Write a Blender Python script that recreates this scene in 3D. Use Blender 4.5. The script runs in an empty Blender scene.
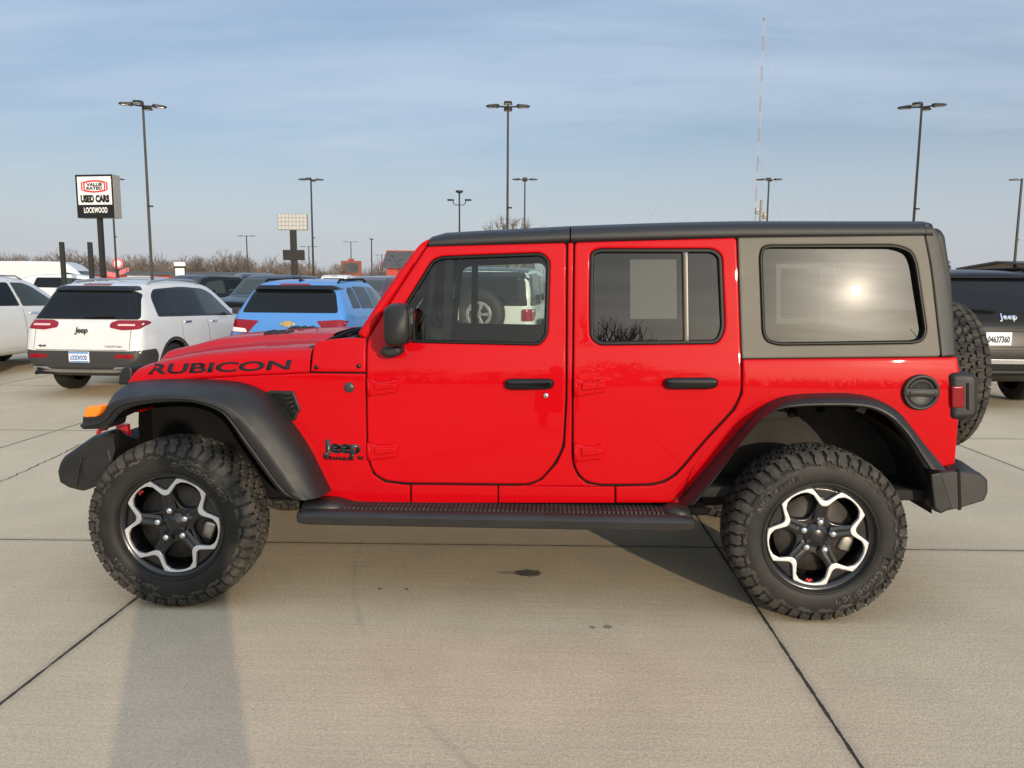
import bpy, bmesh, math, random
from mathutils import Vector, Matrix
from mathutils.geometry import delaunay_2d_cdt
from mathutils.bvhtree import BVHTree
random.seed(7)
C = bpy.context.scene.collection
scene = bpy.context.scene
R = math.radians

# ------------------------------------------------------------------ camera, sky, sun, exposure
cam_d = bpy.data.cameras.new("camera")
cam_d.sensor_width = 36.0
cam_d.lens = 780.0 / 1024.0 * 36.0
cam_d.clip_start = 0.05
cam_d.clip_end = 3000
cam = bpy.data.objects.new("camera", cam_d)
C.objects.link(cam)
cam.matrix_world = (Matrix.Translation((1.7463, -4.4534, 1.576)) @ Matrix.Rotation(0.03865, 4, 'Z')
                    @ Matrix.Rotation(math.pi/2 - 0.12998, 4, 'X') @ Matrix.Rotation(0.006, 4, 'Z'))
scene.camera = cam
scene.view_settings.view_transform = 'Standard'
scene.view_settings.look = 'None'
scene.view_settings.exposure = 0.0
scene.view_settings.gamma = 1.0
scene.view_settings.use_curve_mapping = False

SUN_AZ, SUN_EL = 24.6, 11.0           # degrees: towards +X of -Y, and above the horizon
sdir = Vector((math.sin(R(SUN_AZ))*math.cos(R(SUN_EL)), -math.cos(R(SUN_AZ))*math.cos(R(SUN_EL)), math.sin(R(SUN_EL))))
sun_d = bpy.data.lights.new("sun", 'SUN')
sun_d.energy = 3.3
sun_d.angle = R(0.6)
sun_d.color = (1.0, 0.84, 0.64)
sun = bpy.data.objects.new("sun", sun_d)
C.objects.link(sun)
sun.rotation_euler = sdir.to_track_quat('Z', 'Y').to_euler()
sun.location = (20, -40, 12)


class NT:
    """short hand for node trees"""
    def __init__(s, tree):
        s.t = tree; s.n = tree.nodes; s.l = tree.links
    def new(s, typ, **kw):
        n = s.n.new(typ)
        for k, v in kw.items(): setattr(n, k, v)
        return n
    def put(s, sock, v):
        if isinstance(v, bpy.types.NodeSocket): s.l.new(v, sock)
        elif v is not None: sock.default_value = v
    def m(s, op, a, b=None, c=None, clamp=False):
        n = s.new('ShaderNodeMath', operation=op); n.use_clamp = clamp
        s.put(n.inputs[0], a); s.put(n.inputs[1], b); s.put(n.inputs[2], c)
        return n.outputs[0]
    def vm(s, op, a, b=None):
        n = s.new('ShaderNodeVectorMath', operation=op)
        s.put(n.inputs[0], a); s.put(n.inputs[1], b)
        return n.outputs['Value'] if op in ('DOT_PRODUCT', 'LENGTH', 'DISTANCE') else n.outputs[0]
    def noise(s, vec, scale, detail=3, rough=.55, dist=0):
        n = s.new('ShaderNodeTexNoise')
        s.put(n.inputs['Vector'], vec); n.inputs['Scale'].default_value = scale
        n.inputs['Detail'].default_value = detail; n.inputs['Roughness'].default_value = rough
        n.inputs['Distortion'].default_value = dist
        return n.outputs['Fac']
    def ramp(s, v, lo, hi, a=0., b=1.):
        n = s.new('ShaderNodeMapRange'); n.interpolation_type = 'SMOOTHSTEP'
        s.put(n.inputs[0], v)
        for i, x in zip((1, 2, 3, 4), (lo, hi, a, b)): n.inputs[i].default_value = x
        return n.outputs[0]
    def mix(s, f, a, b, mode='MIX'):
        n = s.new('ShaderNodeMix', data_type='RGBA', blend_type=mode)
        s.put(n.inputs[0], f); s.put(n.inputs[6], a); s.put(n.inputs[7], b)
        return n.outputs[2]
    def mapping(s, vec, scale=(1, 1, 1), rot=(0, 0, 0)):
        n = s.new('ShaderNodeMapping'); s.put(n.inputs[0], vec)
        n.inputs['Scale'].default_value = scale; n.inputs['Rotation'].default_value = rot
        return n.outputs[0]


world = bpy.data.worlds.new("World")
scene.world = world
world.use_nodes = True
w = NT(world.node_tree)
for n in list(w.n): w.n.remove(n)
sky = w.new('ShaderNodeTexSky', sky_type='NISHITA')
sky.sun_disc = False
sky.sun_elevation = R(SUN_EL)
sky.sun_rotation = math.pi - R(SUN_AZ)
sky.air_density = 1.0; sky.dust_density = 2.0; sky.ozone_density = 1.6
gen = w.new('ShaderNodeTexCoord').outputs['Generated']
sep = w.new('ShaderNodeSeparateXYZ'); w.l.new(gen, sep.inputs[0])
up = w.m('MAXIMUM', sep.outputs[2], 0.0)
# thin streaked cloud: the view direction is carried to a flat layer overhead
den = w.m('ADD', up, 0.16)
cx = w.m('DIVIDE', sep.outputs[0], den); cy = w.m('DIVIDE', sep.outputs[1], den)
comb = w.new('ShaderNodeCombineXYZ'); w.l.new(cx, comb.inputs[0]); w.l.new(cy, comb.inputs[1])
cl1 = w.noise(w.mapping(comb.outputs[0], (.35, 1.1, 1), (0, 0, R(-24))), 1.3, 7, .58, .5)
cl2 = w.noise(w.mapping(comb.outputs[0], (.5, 1.6, 1), (0, 0, R(-14))), 3.1, 6, .6, .3)
cl = w.m('ADD', w.m('MULTIPLY', cl1, .7), w.m('MULTIPLY', cl2, .3))
cover = w.ramp(cl, .22, .80)
low = w.ramp(up, .0, .34, 1., 0.)
cover = w.m('MAXIMUM', w.m('ADD', .25, w.m('MULTIPLY', cover, .55)), w.m('MULTIPLY', low, .80))
sd = w.vm('DOT_PRODUCT', gen, tuple(sdir))
g1 = w.m('POWER', w.m('MAXIMUM', sd, 0.0), 4.0)
g2 = w.m('POWER', w.m('MAXIMUM', sd, 0.0), 70.0)
g3 = w.m('POWER', w.m('MAXIMUM', sd, 0.0), 520.0)
glow = w.m('ADD', w.m('ADD', w.m('MULTIPLY', g1, 8.5), w.m('MULTIPLY', g2, 1.6)), w.m('MULTIPLY', g3, 55.0))
# brokenness of the bank of cloud about the sun
glow = w.m('MULTIPLY', glow, w.ramp(cl2, .25, .75, .55, 1.3))
gc = w.new('ShaderNodeCombineColor')
for i in range(3): w.l.new(glow, gc.inputs[i])
warm = w.mix(1.0, (1.0, .91, .77, 1), gc.outputs[0], 'MULTIPLY')
cloud_c = w.mix(low, (5.1, 6.15, 7.6, 1), (5.35, 5.65, 6.2, 1))
base = w.mix(cover, w.mix(1.0, sky.outputs[0], (.9, 1.0, 1.15, 1), 'MULTIPLY'), cloud_c)
hi = w.ramp(up, .36, .9, 1.0, 2.1)          # overhead sky brightened out of view, added to light the ground
hc = w.new('ShaderNodeCombineColor')
for i in range(3): w.l.new(hi, hc.inputs[i])
base = w.mix(1.0, base, hc.outputs[0], 'MULTIPLY')
col = w.mix(1.0, base, warm, 'ADD')
bg = w.new('ShaderNodeBackground'); w.l.new(col, bg.inputs[0]); bg.inputs[1].default_value = 0.115
wo = w.new('ShaderNodeOutputWorld'); w.l.new(bg.outputs[0], wo.inputs[0])

# ------------------------------------------------------------------ materials
def srgb(h):
    v = [int(h[i:i+2], 16)/255 for i in (0, 2, 4)]
    return tuple((c/12.92 if c <= .04045 else ((c+.055)/1.055)**2.4) for c in v)

def mat(name, col, rough=.5, metal=0., coat=0., spec=.5, var=.0, vscale=6., bump=0., bscale=200., coat_rough=.03, rvar=0.):
    m = bpy.data.materials.new(name); m.use_nodes = True
    t = NT(m.node_tree); b = m.node_tree.nodes['Principled BSDF']
    b.inputs['Base Color'].default_value = (*col, 1)
    b.inputs['Roughness'].default_value = rough
    b.inputs['Metallic'].default_value = metal
    b.inputs['Specular IOR Level'].default_value = spec
    b.inputs['Coat Weight'].default_value = coat
    b.inputs['Coat Roughness'].default_value = coat_rough
    if var or bump or rvar:
        oc = t.new('ShaderNodeTexCoord').outputs['Object']
        if var:
            f = t.ramp(t.noise(oc, vscale, 5), .3, .7)
            c = t.mix(f, (*[x*(1-var) for x in col], 1), (*[min(1, x*(1+var)) for x in col], 1))
            t.l.new(c, b.inputs['Base Color'])
        if rvar:
            t.l.new(t.ramp(t.noise(oc, vscale*1.7, 4), .3, .7, rough-rvar, rough+rvar), b.inputs['Roughness'])
        if bump:
            bn = t.new('ShaderNodeBump'); bn.inputs['Distance'].default_value = .002
            bn.inputs['Strength'].default_value = bump
            t.l.new(t.noise(oc, bscale, 2), bn.inputs['Height']); t.l.new(bn.outputs[0], b.inputs['Normal'])
    return m

def glass(name, tint, refl=1.7, ior=1.5, haze=0., dirt=(.2, .2, .19), film=.0085):
    m = bpy.data.materials.new(name); m.use_nodes = True
    t = NT(m.node_tree)
    for n in list(t.n): t.n.remove(n)
    tr = t.new('ShaderNodeBsdfTransparent'); tr.inputs[0].default_value = (*tint, 1)
    gl = t.new('ShaderNodeBsdfGlossy'); gl.inputs['Roughness'].default_value = .0
    fr = t.new('ShaderNodeFresnel'); fr.inputs[0].default_value = ior
    f = t.m('MULTIPLY', fr.outputs[0], refl, clamp=True)
    gd = t.new('ShaderNodeBsdfGlossy'); gd.inputs['Roughness'].default_value = .11      # thin rough film, added to spread a glare halo round the sun's reflection
    gm_ = t.new('ShaderNodeMixShader'); gm_.inputs[0].default_value = film
    t.l.new(gl.outputs[0], gm_.inputs[1]); t.l.new(gd.outputs[0], gm_.inputs[2])
    mx = t.new('ShaderNodeMixShader'); t.l.new(f, mx.inputs[0])
    t.l.new(tr.outputs[0], mx.inputs[1]); t.l.new(gm_.outputs[0], mx.inputs[2])
    out = mx.outputs[0]
    if haze:
        df = t.new('ShaderNodeBsdfDiffuse'); df.inputs[0].default_value = (*dirt, 1)
        m2 = t.new('ShaderNodeMixShader'); m2.inputs[0].default_value = haze
        t.l.new(out, m2.inputs[1]); t.l.new(df.outputs[0], m2.inputs[2]); out = m2.outputs[0]
    o = t.new('ShaderNodeOutputMaterial'); t.l.new(out, o.inputs[0])
    return m

M = {}
M['red'] = mat('red paint', (.49, .0010, .0050), .5, coat=.42, spec=.03, coat_rough=.012)
M['plastic'] = mat('black grained plastic', (.0145, .0145, .015), .46, spec=.40, bump=.3, bscale=700, rvar=.06, vscale=5, var=.16)
M['trim'] = mat('dark grey grained plastic', (.018, .018, .018), .46, spec=.48, var=.16, bump=.2, bscale=900)
M['hardtop'] = mat('textured sunlit hardtop', (.125, .115, .092), .55, spec=.5, bump=.35, bscale=700, var=.12, vscale=3)  # side of the black hardtop; its sunlit tan is put into the base colour
M['roof'] = mat('shaded black hardtop roof', (.012, .013, .015), .48, spec=.5, bump=.35, bscale=700)  # same hardtop; shade painted in as this face turns upward
M['corner'] = mat('dark hardtop corner', (.040, .040, .038), .5, bump=.35, bscale=700)
M['rubber'] = mat('tyre rubber', (.0125, .0115, .0100), .6, spec=.4, var=.35, vscale=9, bump=.3, bscale=120)
M['tread'] = mat('dusty tread rubber', (.050, .046, .039), .85, spec=.25, var=.45, vscale=14, bump=.4, bscale=160)
M['letter'] = mat('raised tyre lettering rubber', (.050, .047, .042), .5, spec=.4)
M['rim'] = mat('black wheel enamel', (.010, .010, .011), .28, spec=.5, coat=.5)
M['machined'] = mat('machined aluminium', (.78, .78, .77), .36, metal=.55, rvar=.05, vscale=30)
M['chrome'] = mat('chrome', (.85, .85, .86), .10, metal=1.)
M['steel'] = mat('dull steel', (.42, .40, .37), .38, metal=1., var=.25, vscale=14)
M['black'] = mat('matt black', (.006, .006, .006), .7, spec=.2)
M['gloss'] = mat('gloss black', (.004, .004, .0045), .14, spec=.35, coat=.2)
M['liner'] = mat('wheel arch liner', (.032, .029, .025), .75, spec=.25, var=.3, vscale=5, bump=.3, bscale=90)
M['under'] = mat('underbody black', (.006, .006, .006), .8, spec=.15, var=.3)
M['graphic'] = mat('dark grey decal', (.016, .016, .020), .75, spec=.2)
M['badge'] = mat('dark badge', (.055, .060, .066), .3, metal=.4)
M['seal'] = mat('window seal rubber', (.0035, .0035, .0035), .45, spec=.25)
M['post'] = mat('satin window post', (.05, .043, .034), .32, spec=.6)
M['tow'] = mat('red tow hook enamel', (.45, .006, .012), .35, coat=.4)
M['disc'] = mat('brake iron', (.038, .033, .028), .55, metal=.3, var=.3, vscale=20)
M['amber'] = mat('amber lens', (.85, .22, .01), .18, coat=.6)
M['redlens'] = mat('red lens', (.22, .003, .008), .15, coat=.5, spec=.3)
M['whitelens'] = mat('white lens', (.75, .74, .72), .12, coat=.6)
M['interior'] = mat('dark cabin trim', (.020, .021, .021), .7, spec=.2)
M['cloth'] = mat('black seat cloth', (.015, .015, .016), .9, spec=.1)
M['glass'] = glass('clear window glass', (.80, .88, .82), 1.15)
M['privacy'] = glass('dark privacy glass', (.035, .040, .038), 1.6, haze=.02)
M['carglass'] = mat('dark car glass', (.006, .007, .008), .02, spec=.30)
M['carscreen'] = mat('grey green windscreen glass', (.035, .045, .042), .03, spec=.40)
M['white'] = mat('white car paint', (.63, .63, .62), .3, coat=.8, var=.02)
M['blue'] = mat('light blue car paint', (.064, .22, .54), .35, coat=.5)
M['dkgrey'] = mat('dark grey car paint', (.010, .0098, .0095), .3, coat=.10, spec=.15)
M['blackcar'] = mat('black car paint', (.005, .0055, .006), .3, coat=.45, spec=.3)
M['navy'] = mat('dark blue car paint', (.008, .012, .024), .3, coat=.5, spec=.3)
M['maroon'] = mat('dark maroon car paint', (.045, .012, .014), .3, coat=.8)
M['silver'] = mat('silver car paint', (.38, .39, .40), .3, metal=.6, coat=.6)
M['cartrim'] = mat('car trim plastic', (.030, .030, .030), .55)
M['gold'] = mat('gold badge', (.75, .50, .16), .3, metal=.8)
M['paper'] = mat('white paper sticker', (.62, .64, .58), .7)
M['plate'] = mat('licence plate white', (.72, .73, .74), .4)
M['plateblue'] = mat('licence plate blue', (.05, .20, .50), .4)
M['ink'] = mat('dark ink', (.04, .05, .09), .5)
M['blueink'] = mat('blue ink', (.04, .14, .45), .5)
M['pole'] = mat('bronze pole paint', (.026, .024, .021), .55, spec=.3, var=.2)
M['lamp'] = mat('dark lamp housing', (.018, .018, .017), .5)
M['lampglass'] = mat('lamp lens', (.35, .35, .33), .2)
M['signwhite'] = mat('sign white face', (.80, .80, .78), .35)
M['boardgrey'] = mat('grey board face', (.46, .46, .45), .5)
M['signblack'] = mat('sign black face', (.008, .008, .008), .35)
M['signred'] = mat('sign red', (.60, .03, .04), .4)
M['signframe'] = mat('sign case', (.33, .32, .29), .45, metal=.3)
M['bark'] = mat('grey brown bark', (.075, .056, .045), .9, var=.3, vscale=2)
M['twig'] = mat('bare twigs', (.165, .128, .106), .9, var=.3, vscale=.5)
M['brickred'] = mat('red wall cladding', (.42, .045, .03), .6, var=.1)
M['brick'] = mat('dull brick red', (.27, .065, .04), .7, var=.15)
M['shingle'] = mat('grey roof shingles', (.085, .082, .078), .9, var=.2, vscale=2)
M['tan'] = mat('tan wall', (.30, .22, .15), .8, var=.1)
M['wood'] = mat('utility pole wood', (.28, .23, .18), .9, var=.2)
M['ever'] = mat('dark evergreen needles', (.020, .032, .016), .9, var=.4, vscale=1.)
M['towerred'] = mat('tower faded red', (.40, .25, .22), .6)
M['towerwhite'] = mat('tower white', (.50, .50, .50), .6)
M['skin'] = mat('skin', (.42, .24, .17), .5)
M['coatcloth'] = mat('dark jacket cloth', (.02, .022, .03), .9)
M['jeans'] = mat('denim', (.03, .045, .09), .9)
M['hair'] = mat('brown hair', (.03, .018, .01), .7)

# ------------------------------------------------------------------ object helpers
def obj(name, me, m=None, parent=None, smooth=True):
    if isinstance(me, bmesh.types.BMesh):
        bmesh.ops.recalc_face_normals(me, faces=me.faces)
        d = bpy.data.meshes.new(name); me.to_mesh(d); me.free(); me = d
    o = bpy.data.objects.new(name, me); C.objects.link(o)
    if m is not None:
        for q in (m if isinstance(m, (list, tuple)) else [m]):
            me.materials.append(M[q] if isinstance(q, str) else q)
    if smooth:
        for p in me.polygons: p.use_smooth = True
    if parent: o.parent = parent
    return o

def tag(o, label, cat, group=None, kind=None):
    o['label'] = label; o['category'] = cat
    if group: o['group'] = group
    if kind: o['kind'] = kind
    return o

def thing(name, label, cat, loc=(0, 0, 0), rz=0., group=None):
    o = bpy.data.objects.new(name, None); C.objects.link(o)
    o.location = loc; o.rotation_euler = (0, 0, rz); o.empty_display_size = .2
    return tag(o, label, cat, group)

def struct(name, bm, m, smooth=False):
    o = obj(name, bm, m, None, smooth); o['kind'] = 'structure'; return o

def dup(o, parent=None):
    c = o.copy(); C.objects.link(c); c.parent = parent
    for ch in list(o.children): dup(ch, c)
    return c

def autosmooth(o, ang=35):
    me = o.data
    bm = bmesh.new(); bm.from_mesh(me)
    for e in bm.edges:
        e.smooth = not (len(e.link_faces) == 2 and e.calc_face_angle(0) > R(ang))
    bm.to_mesh(me); bm.free()
    return o

def fillet(poly, r, seg=5):
    """round every corner; r may be one number or one per corner"""
    out = []; n = len(poly)
    for i in range(n):
        p0, p, p1 = Vector(poly[i-1]), Vector(poly[i]), Vector(poly[(i+1) % n])
        rr = r[i] if isinstance(r, (list, tuple)) else r
        a, b = p0-p, p1-p
        t = min(rr, a.length*.48, b.length*.48)
        if t < 1e-5: out.append(p); continue
        A, B = p+a.normalized()*t, p+b.normalized()*t
        for k in range(seg+1):
            u = k/seg
            out.append(A*(1-u)**2 + p*2*u*(1-u) + B*u*u)
    return [tuple(q) for q in out]

def dense(poly, d=.04):
    out = []; n = len(poly)
    for i in range(n):
        a, b = Vector(poly[i]), Vector(poly[(i+1) % n])
        k = max(1, int(math.ceil((b-a).length/d)))
        for j in range(k): out.append(tuple(a.lerp(b, j/k)))
    return out

def area(poly):
    return .5*sum(poly[i-1][0]*poly[i][1]-poly[i][0]*poly[i-1][1] for i in range(len(poly)))

def clean(poly, eps=1e-4):
    out = []
    for p in poly:
        if not out or (Vector(p)-Vector(out[-1])).length > eps: out.append(p)
    if (Vector(out[0])-Vector(out[-1])).length < eps: out.pop()
    return out

def inset(poly, d):
    """move the outline inwards by d (outwards when negative)"""
    s = 1 if area(poly) > 0 else -1
    n = len(poly); out = []
    for i in range(n):
        p0, p, p1 = Vector(poly[i-1]), Vector(poly[i]), Vector(poly[(i+1) % n])
        e0 = (p-p0).normalized(); e1 = (p1-p).normalized()
        n0 = Vector((-e0.y, e0.x))*s; n1 = Vector((-e1.y, e1.x))*s
        m = n0+n1
        if m.length < .2: out.append(tuple(p+n0*d)); continue
        m.normalize()
        out.append(tuple(p+m*(d/max(.45, m.dot(n0)))))
    return out

def inside(p, poly):
    x, y = p; c = False; j = len(poly)-1
    for i in range(len(poly)):
        xi, yi = poly[i]; xj, yj = poly[j]
        if (yi > y) != (yj > y) and x < (xj-xi)*(y-yi)/(yj-yi)+xi: c = not c
        j = i
    return c

def panel_bm(outline, f, holes=(), thick=.012, e=.004, grid=.07, off=0., step=.04, gap=0., bm=None, back=False, hole_walls=True):
    """a sheet cut to `outline` (2D), laid on the surface f(u, v, off) -> 3D, with softly rounded edges and walls `thick` deep"""
    bm = bm or bmesh.new()
    loops = []
    for k, poly in enumerate([outline]+list(holes)):
        p = clean(dense(clean(poly), step))
        if gap: p = clean(inset(p, gap if k == 0 else -gap))
        sgn = 1 if k == 0 else -1
        rings = [(p, -e*.8)]
        if e > 0:
            rings += [(inset(p, e*.55*sgn), -e*.15), (inset(p, e*1.3*sgn), 0.), (inset(p, e*2.6*sgn), 0.)]
        loops.append(rings)
    verts2, depth, edges = [], [], []
    ring_idx = []
    for rings in loops:
        for ri, (p, dz) in enumerate(rings):
            s = len(verts2)
            verts2 += [Vector(q[:2]) for q in p]; depth += [dz]*len(p)
            edges += [(s+i, s+(i+1) % len(p)) for i in range(len(p))]
            if ri == 0: ring_idx.append((s, len(p)))
    base = loops[0][0][0]
    hb = [r[0][0] for r in loops[1:]]
    inn = loops[0][-1][0]; hin = [r[-1][0] for r in loops[1:]]
    xs = [q[0] for q in base]; ys = [q[1] for q in base]
    if grid:
        nx = int((max(xs)-min(xs))/grid)+1; ny = int((max(ys)-min(ys))/grid)+1
        for i in range(1, nx):
            for j in range(1, ny):
                q = (min(xs)+i*grid, min(ys)+j*grid)
                if inside(q, inn) and not any(inside(q, h) for h in hin):
                    verts2.append(Vector(q)); depth.append(0.)
    V, E, F, ov, oe, of = delaunay_2d_cdt(verts2, edges, [], 0, 1e-6)
    vs = []
    for i, v in enumerate(V):
        d = depth[ov[i][0]] if ov[i] else 0.
        vs.append(bm.verts.new(f(v.x, v.y, off+d)))
    for t in F:
        c = sum((V[i] for i in t), Vector((0, 0)))/len(t)
        if len(t) == 3 and abs((V[t[1]]-V[t[0]]).cross(V[t[2]]-V[t[0]])) < 2e-8: continue
        if inside(c, base) and not any(inside(c, h) for h in hb):
            try: bm.faces.new([vs[i] for i in t])
            except ValueError: pass
    lut = {}
    for i, l in enumerate(ov):
        for q in l: lut[q] = i
    if thick:
        for k, (s, n) in enumerate(ring_idx):
            if k and not hole_walls: continue
            bk = [bm.verts.new(f(verts2[s+i].x, verts2[s+i].y, off-thick)) for i in range(n)]
            for i in range(n):
                j = (i+1) % n
                a, b = vs[lut[s+i]], vs[lut[s+j]]
                if a is not b:
                    try: bm.faces.new([a, b, bk[j], bk[i]])
                    except ValueError: pass
            if back and k == 0:
                try: bm.faces.new(bk[::-1])
                except ValueError: pass
    return bm

def loft_bm(rings, closed=True, caps=True, bm=None):
    bm = bm or bmesh.new()
    vr = [[bm.verts.new(p) for p in r] for r in rings]
    n = len(rings[0])
    for a, b in zip(vr, vr[1:]):
        for i in range(n if closed else n-1):
            j = (i+1) % n
            try: bm.faces.new([a[i], a[j], b[j], b[i]])
            except ValueError: pass
    if caps and closed:
        for r in (vr[0][::-1], vr[-1]):
            try: bm.faces.new(r)
            except ValueError: pass
    return bm

def box_bm(x0, x1, y0, y1, z0, z1, bev=.0, seg=2, bm=None):
    b = bmesh.new()
    bmesh.ops.create_cube(b, size=1, matrix=Matrix.Translation(((x0+x1)/2, (y0+y1)/2, (z0+z1)/2)) @ Matrix.Diagonal((x1-x0, y1-y0, z1-z0, 1)))
    if bev: bmesh.ops.bevel(b, geom=list(b.edges), offset=bev, segments=seg, profile=.6, affect='EDGES')
    if bm is None: return b
    join(bm, b); return bm

def join(bm, b, mtx=None, free=True):
    if mtx is not None: bmesh.ops.transform(b, matrix=mtx, verts=b.verts)
    d = bpy.data.meshes.new('tmp'); b.to_mesh(d); bm.from_mesh(d); bpy.data.meshes.remove(d)
    if free: b.free()

def tube_bm(pts, r, seg=8, bm=None, cap=True):
    """round bar along pts; r a number or one per point"""
    bm = bm or bmesh.new(); P = [Vector(p) for p in pts]; rings = []
    nrm = None
    for i, p in enumerate(P):
        t = (P[min(i+1, len(P)-1)]-P[max(i-1, 0)]).normalized()
        if nrm is None:
            nrm = t.orthogonal().normalized()
        nrm = (nrm - t*nrm.dot(t))
        nrm = nrm.normalized() if nrm.length > 1e-6 else t.orthogonal().normalized()
        bi = t.cross(nrm)
        rr = r[i] if isinstance(r, (list, tuple)) else r
        rings.append([p+(nrm*math.cos(2*math.pi*k/seg)+bi*math.sin(2*math.pi*k/seg))*rr for k in range(seg)])
    return loft_bm(rings, True, cap, bm)

def lathe_bm(prof, seg=48, axis='Y', bm=None, closed=False):
    """prof: (radius, along axis); turned about axis"""
    bm = bm or bmesh.new(); vr = []
    for k in range(seg):
        a = 2*math.pi*k/seg; c, s = math.cos(a), math.sin(a)
        vr.append([bm.verts.new({'Y': (r*c, o, r*s), 'Z': (r*c, r*s, o), 'X': (o, r*c, r*s)}[axis]) for r, o in prof])
    for k in range(seg):
        a, b = vr[k], vr[(k+1) % seg]
        for i in range(len(prof)-1):
            bm.faces.new([a[i], a[i+1], b[i+1], b[i]])
    return bm

def text_bm(s, size, f, bold=0., sx=1., shear=0., thick=.002, spacing=1.):
    """lettering laid on f(u, v, off); origin at the left of the base line"""
    cu = bpy.data.curves.new('lettering', 'FONT'); cu.body = s; cu.size = size; cu.offset = bold; cu.shear = shear
    cu.space_character = spacing; cu.resolution_u = 3
    o = bpy.data.objects.new('lettering', cu); C.objects.link(o)
    dg = bpy.context.evaluated_depsgraph_get()
    me = bpy.data.meshes.new_from_object(o.evaluated_get(dg))
    bpy.data.objects.remove(o); bpy.data.curves.remove(cu)
    bm = bmesh.new(); bm.from_mesh(me); bpy.data.meshes.remove(me)
    bmesh.ops.remove_doubles(bm, verts=bm.verts, dist=1e-5)
    r = bmesh.ops.extrude_face_region(bm, geom=list(bm.faces))
    top = {v for v in r['geom'] if isinstance(v, bmesh.types.BMVert)}
    for v in bm.verts: v.co = f(v.co.x*sx, v.co.y, thick if v in top else 0.)
    return bm

def text_width(s, size, bold=0., sx=1., spacing=1.):
    bm = text_bm(s, size, lambda u, v, o: Vector((u, v, o)), bold, sx, 0, .001, spacing)
    xs = [v.co.x for v in bm.verts]; bm.free()
    return min(xs), max(xs)

def fit_text(s, x0, x1, h, f, bold=0., thick=.002, shear=0.):
    """lettering stretched to fill x0..x1 at cap height h, base line v=0; f(u, v, off)"""
    size = h/.70
    a, b = text_width(s, size, bold)
    k = (x1-x0)/(b-a)
    return text_bm(s, size, lambda u, v, o: f(x0+(u-a)*k, v, o), bold, 1., shear, thick)
def faint(name, col, k):
    m = bpy.data.materials.new(name); m.use_nodes = True
    t = NT(m.node_tree)
    for n in list(t.n): t.n.remove(n)
    a = t.new('ShaderNodeBsdfTransparent'); d = t.new('ShaderNodeBsdfDiffuse'); d.inputs[0].default_value = (*col, 1)
    mx = t.new('ShaderNodeMixShader'); mx.inputs[0].default_value = k
    t.l.new(a.outputs[0], mx.inputs[1]); t.l.new(d.outputs[0], mx.inputs[2])
    o = t.new('ShaderNodeOutputMaterial'); t.l.new(mx.outputs[0], o.inputs[0])
    return m
M['paperfaint'] = faint('sticker paper dimmed by dark glass', (.5, .52, .46), .15)
M['paperfaint2'] = faint('sticker print dimmed by dark glass', (.5, .52, .46), .05)
M['steptread'] = mat('dusty step tread', (.032, .028, .025), .7, var=.5, vscale=5)
M['signredglow'] = mat('red wheel emblem', (.55, .02, .03), .4)
M['pinklens'] = mat('bright lens strip', (.85, .45, .45), .2, coat=.6)
M['pinksign'] = mat('faded red sign paint', (.62, .16, .18), .5)
M['screen'] = mat('grey screen', (.06, .065, .07), .4, var=.3, vscale=2)
M['crackm'] = mat('crack', (.035, .03, .027), .9)

# ------------------------------------------------------------------ the red off-road vehicle (nose towards -X, near side towards -Y)
def lerp_tab(v, xs, ys):
    if v <= xs[0]: return ys[0]
    for i in range(1, len(xs)):
        if v <= xs[i]: return ys[i-1]+(ys[i]-ys[i-1])*(v-xs[i-1])/(xs[i]-xs[i-1])
    return ys[-1]

ZT = [.40, .55, .70, .85, 1.02, 1.10, 1.16, 1.22, 1.27, 1.85]
YT = [.772, .784, .795, .800, .801, .799, .794, .785, .777, .724]
def Ys(x, z):
    """half width of the body side"""
    y = sum(lerp_tab(z+d, ZT, YT) for d in (-.02, 0, .02))/3
    return y - .15*(max(0., .90-x)/1.3)**1.25

def side(s):
    return lambda x, z, o: Vector((x, s*(Ys(x, z)+o), z))
def flat_y(y, s=-1):
    return lambda x, z, o: Vector((x, s*(y+o), z))

hero = thing('off_road_vehicle', 'red four door off-road vehicle with black flares and hardtop parked side-on in front', 'car', (1.5, 0, 0))
HOFF = Vector((-1.5, 0, 0))
def hp(name, bm, m, parent=None, smooth=True, auto=0):
    o = obj(name, bm, m, None, smooth)
    o.parent = parent or hero
    if parent is None: o.location = HOFF
    if auto: autosmooth(o, auto)
    return o

FD = [(1.197,1.741),(1.854,1.761),(1.86,1.025),(1.85,0.803),(1.813,0.719),(1.747,0.638),(1.694,0.613),(1.622,0.61),(1.088,0.607),(0.991,0.618),(0.938,0.652),(0.916,0.715),(0.911,0.819),(0.912,1.143),(0.912,1.298),(1.026,1.483)]
FDr = [.01,.02,.2,.08,.08,.08,.06,.05,.1,.06,.06,.06,.08,.1,.04,.3]
FWo = [(1.092,1.477),(1.216,1.677),(1.259,1.698),(1.74,1.718),(1.781,1.68),(1.775,1.329),(1.738,1.276),(1.113,1.284),(1.032,1.314),(1.032,1.38)]
FWr = [.2,.05,.05,.04,.05,.04,.05,.05,.03,.03]
RD = [(1.892,1.763),(2.644,1.787),(2.661,1.499),(2.676,1.24),(2.679,1.067),(2.644,0.991),(2.515,0.841),(2.426,0.723),(2.381,0.668),(2.325,0.634),(2.259,0.62),(2.03,0.615),(1.963,0.629),(1.924,0.666),(1.905,0.715),(1.898,0.784),(1.894,1.025)]
RDr = [.02,.02,.2,.1,.05,.1,.1,.06,.04,.04,.04,.05,.04,.04,.04,.04,.1]
RWo = [(1.96,1.505),(1.962,1.718),(2.002,1.738),(2.54,1.74),(2.582,1.707),(2.603,1.36),(2.572,1.291),(2.008,1.279),(1.965,1.317)]
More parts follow.
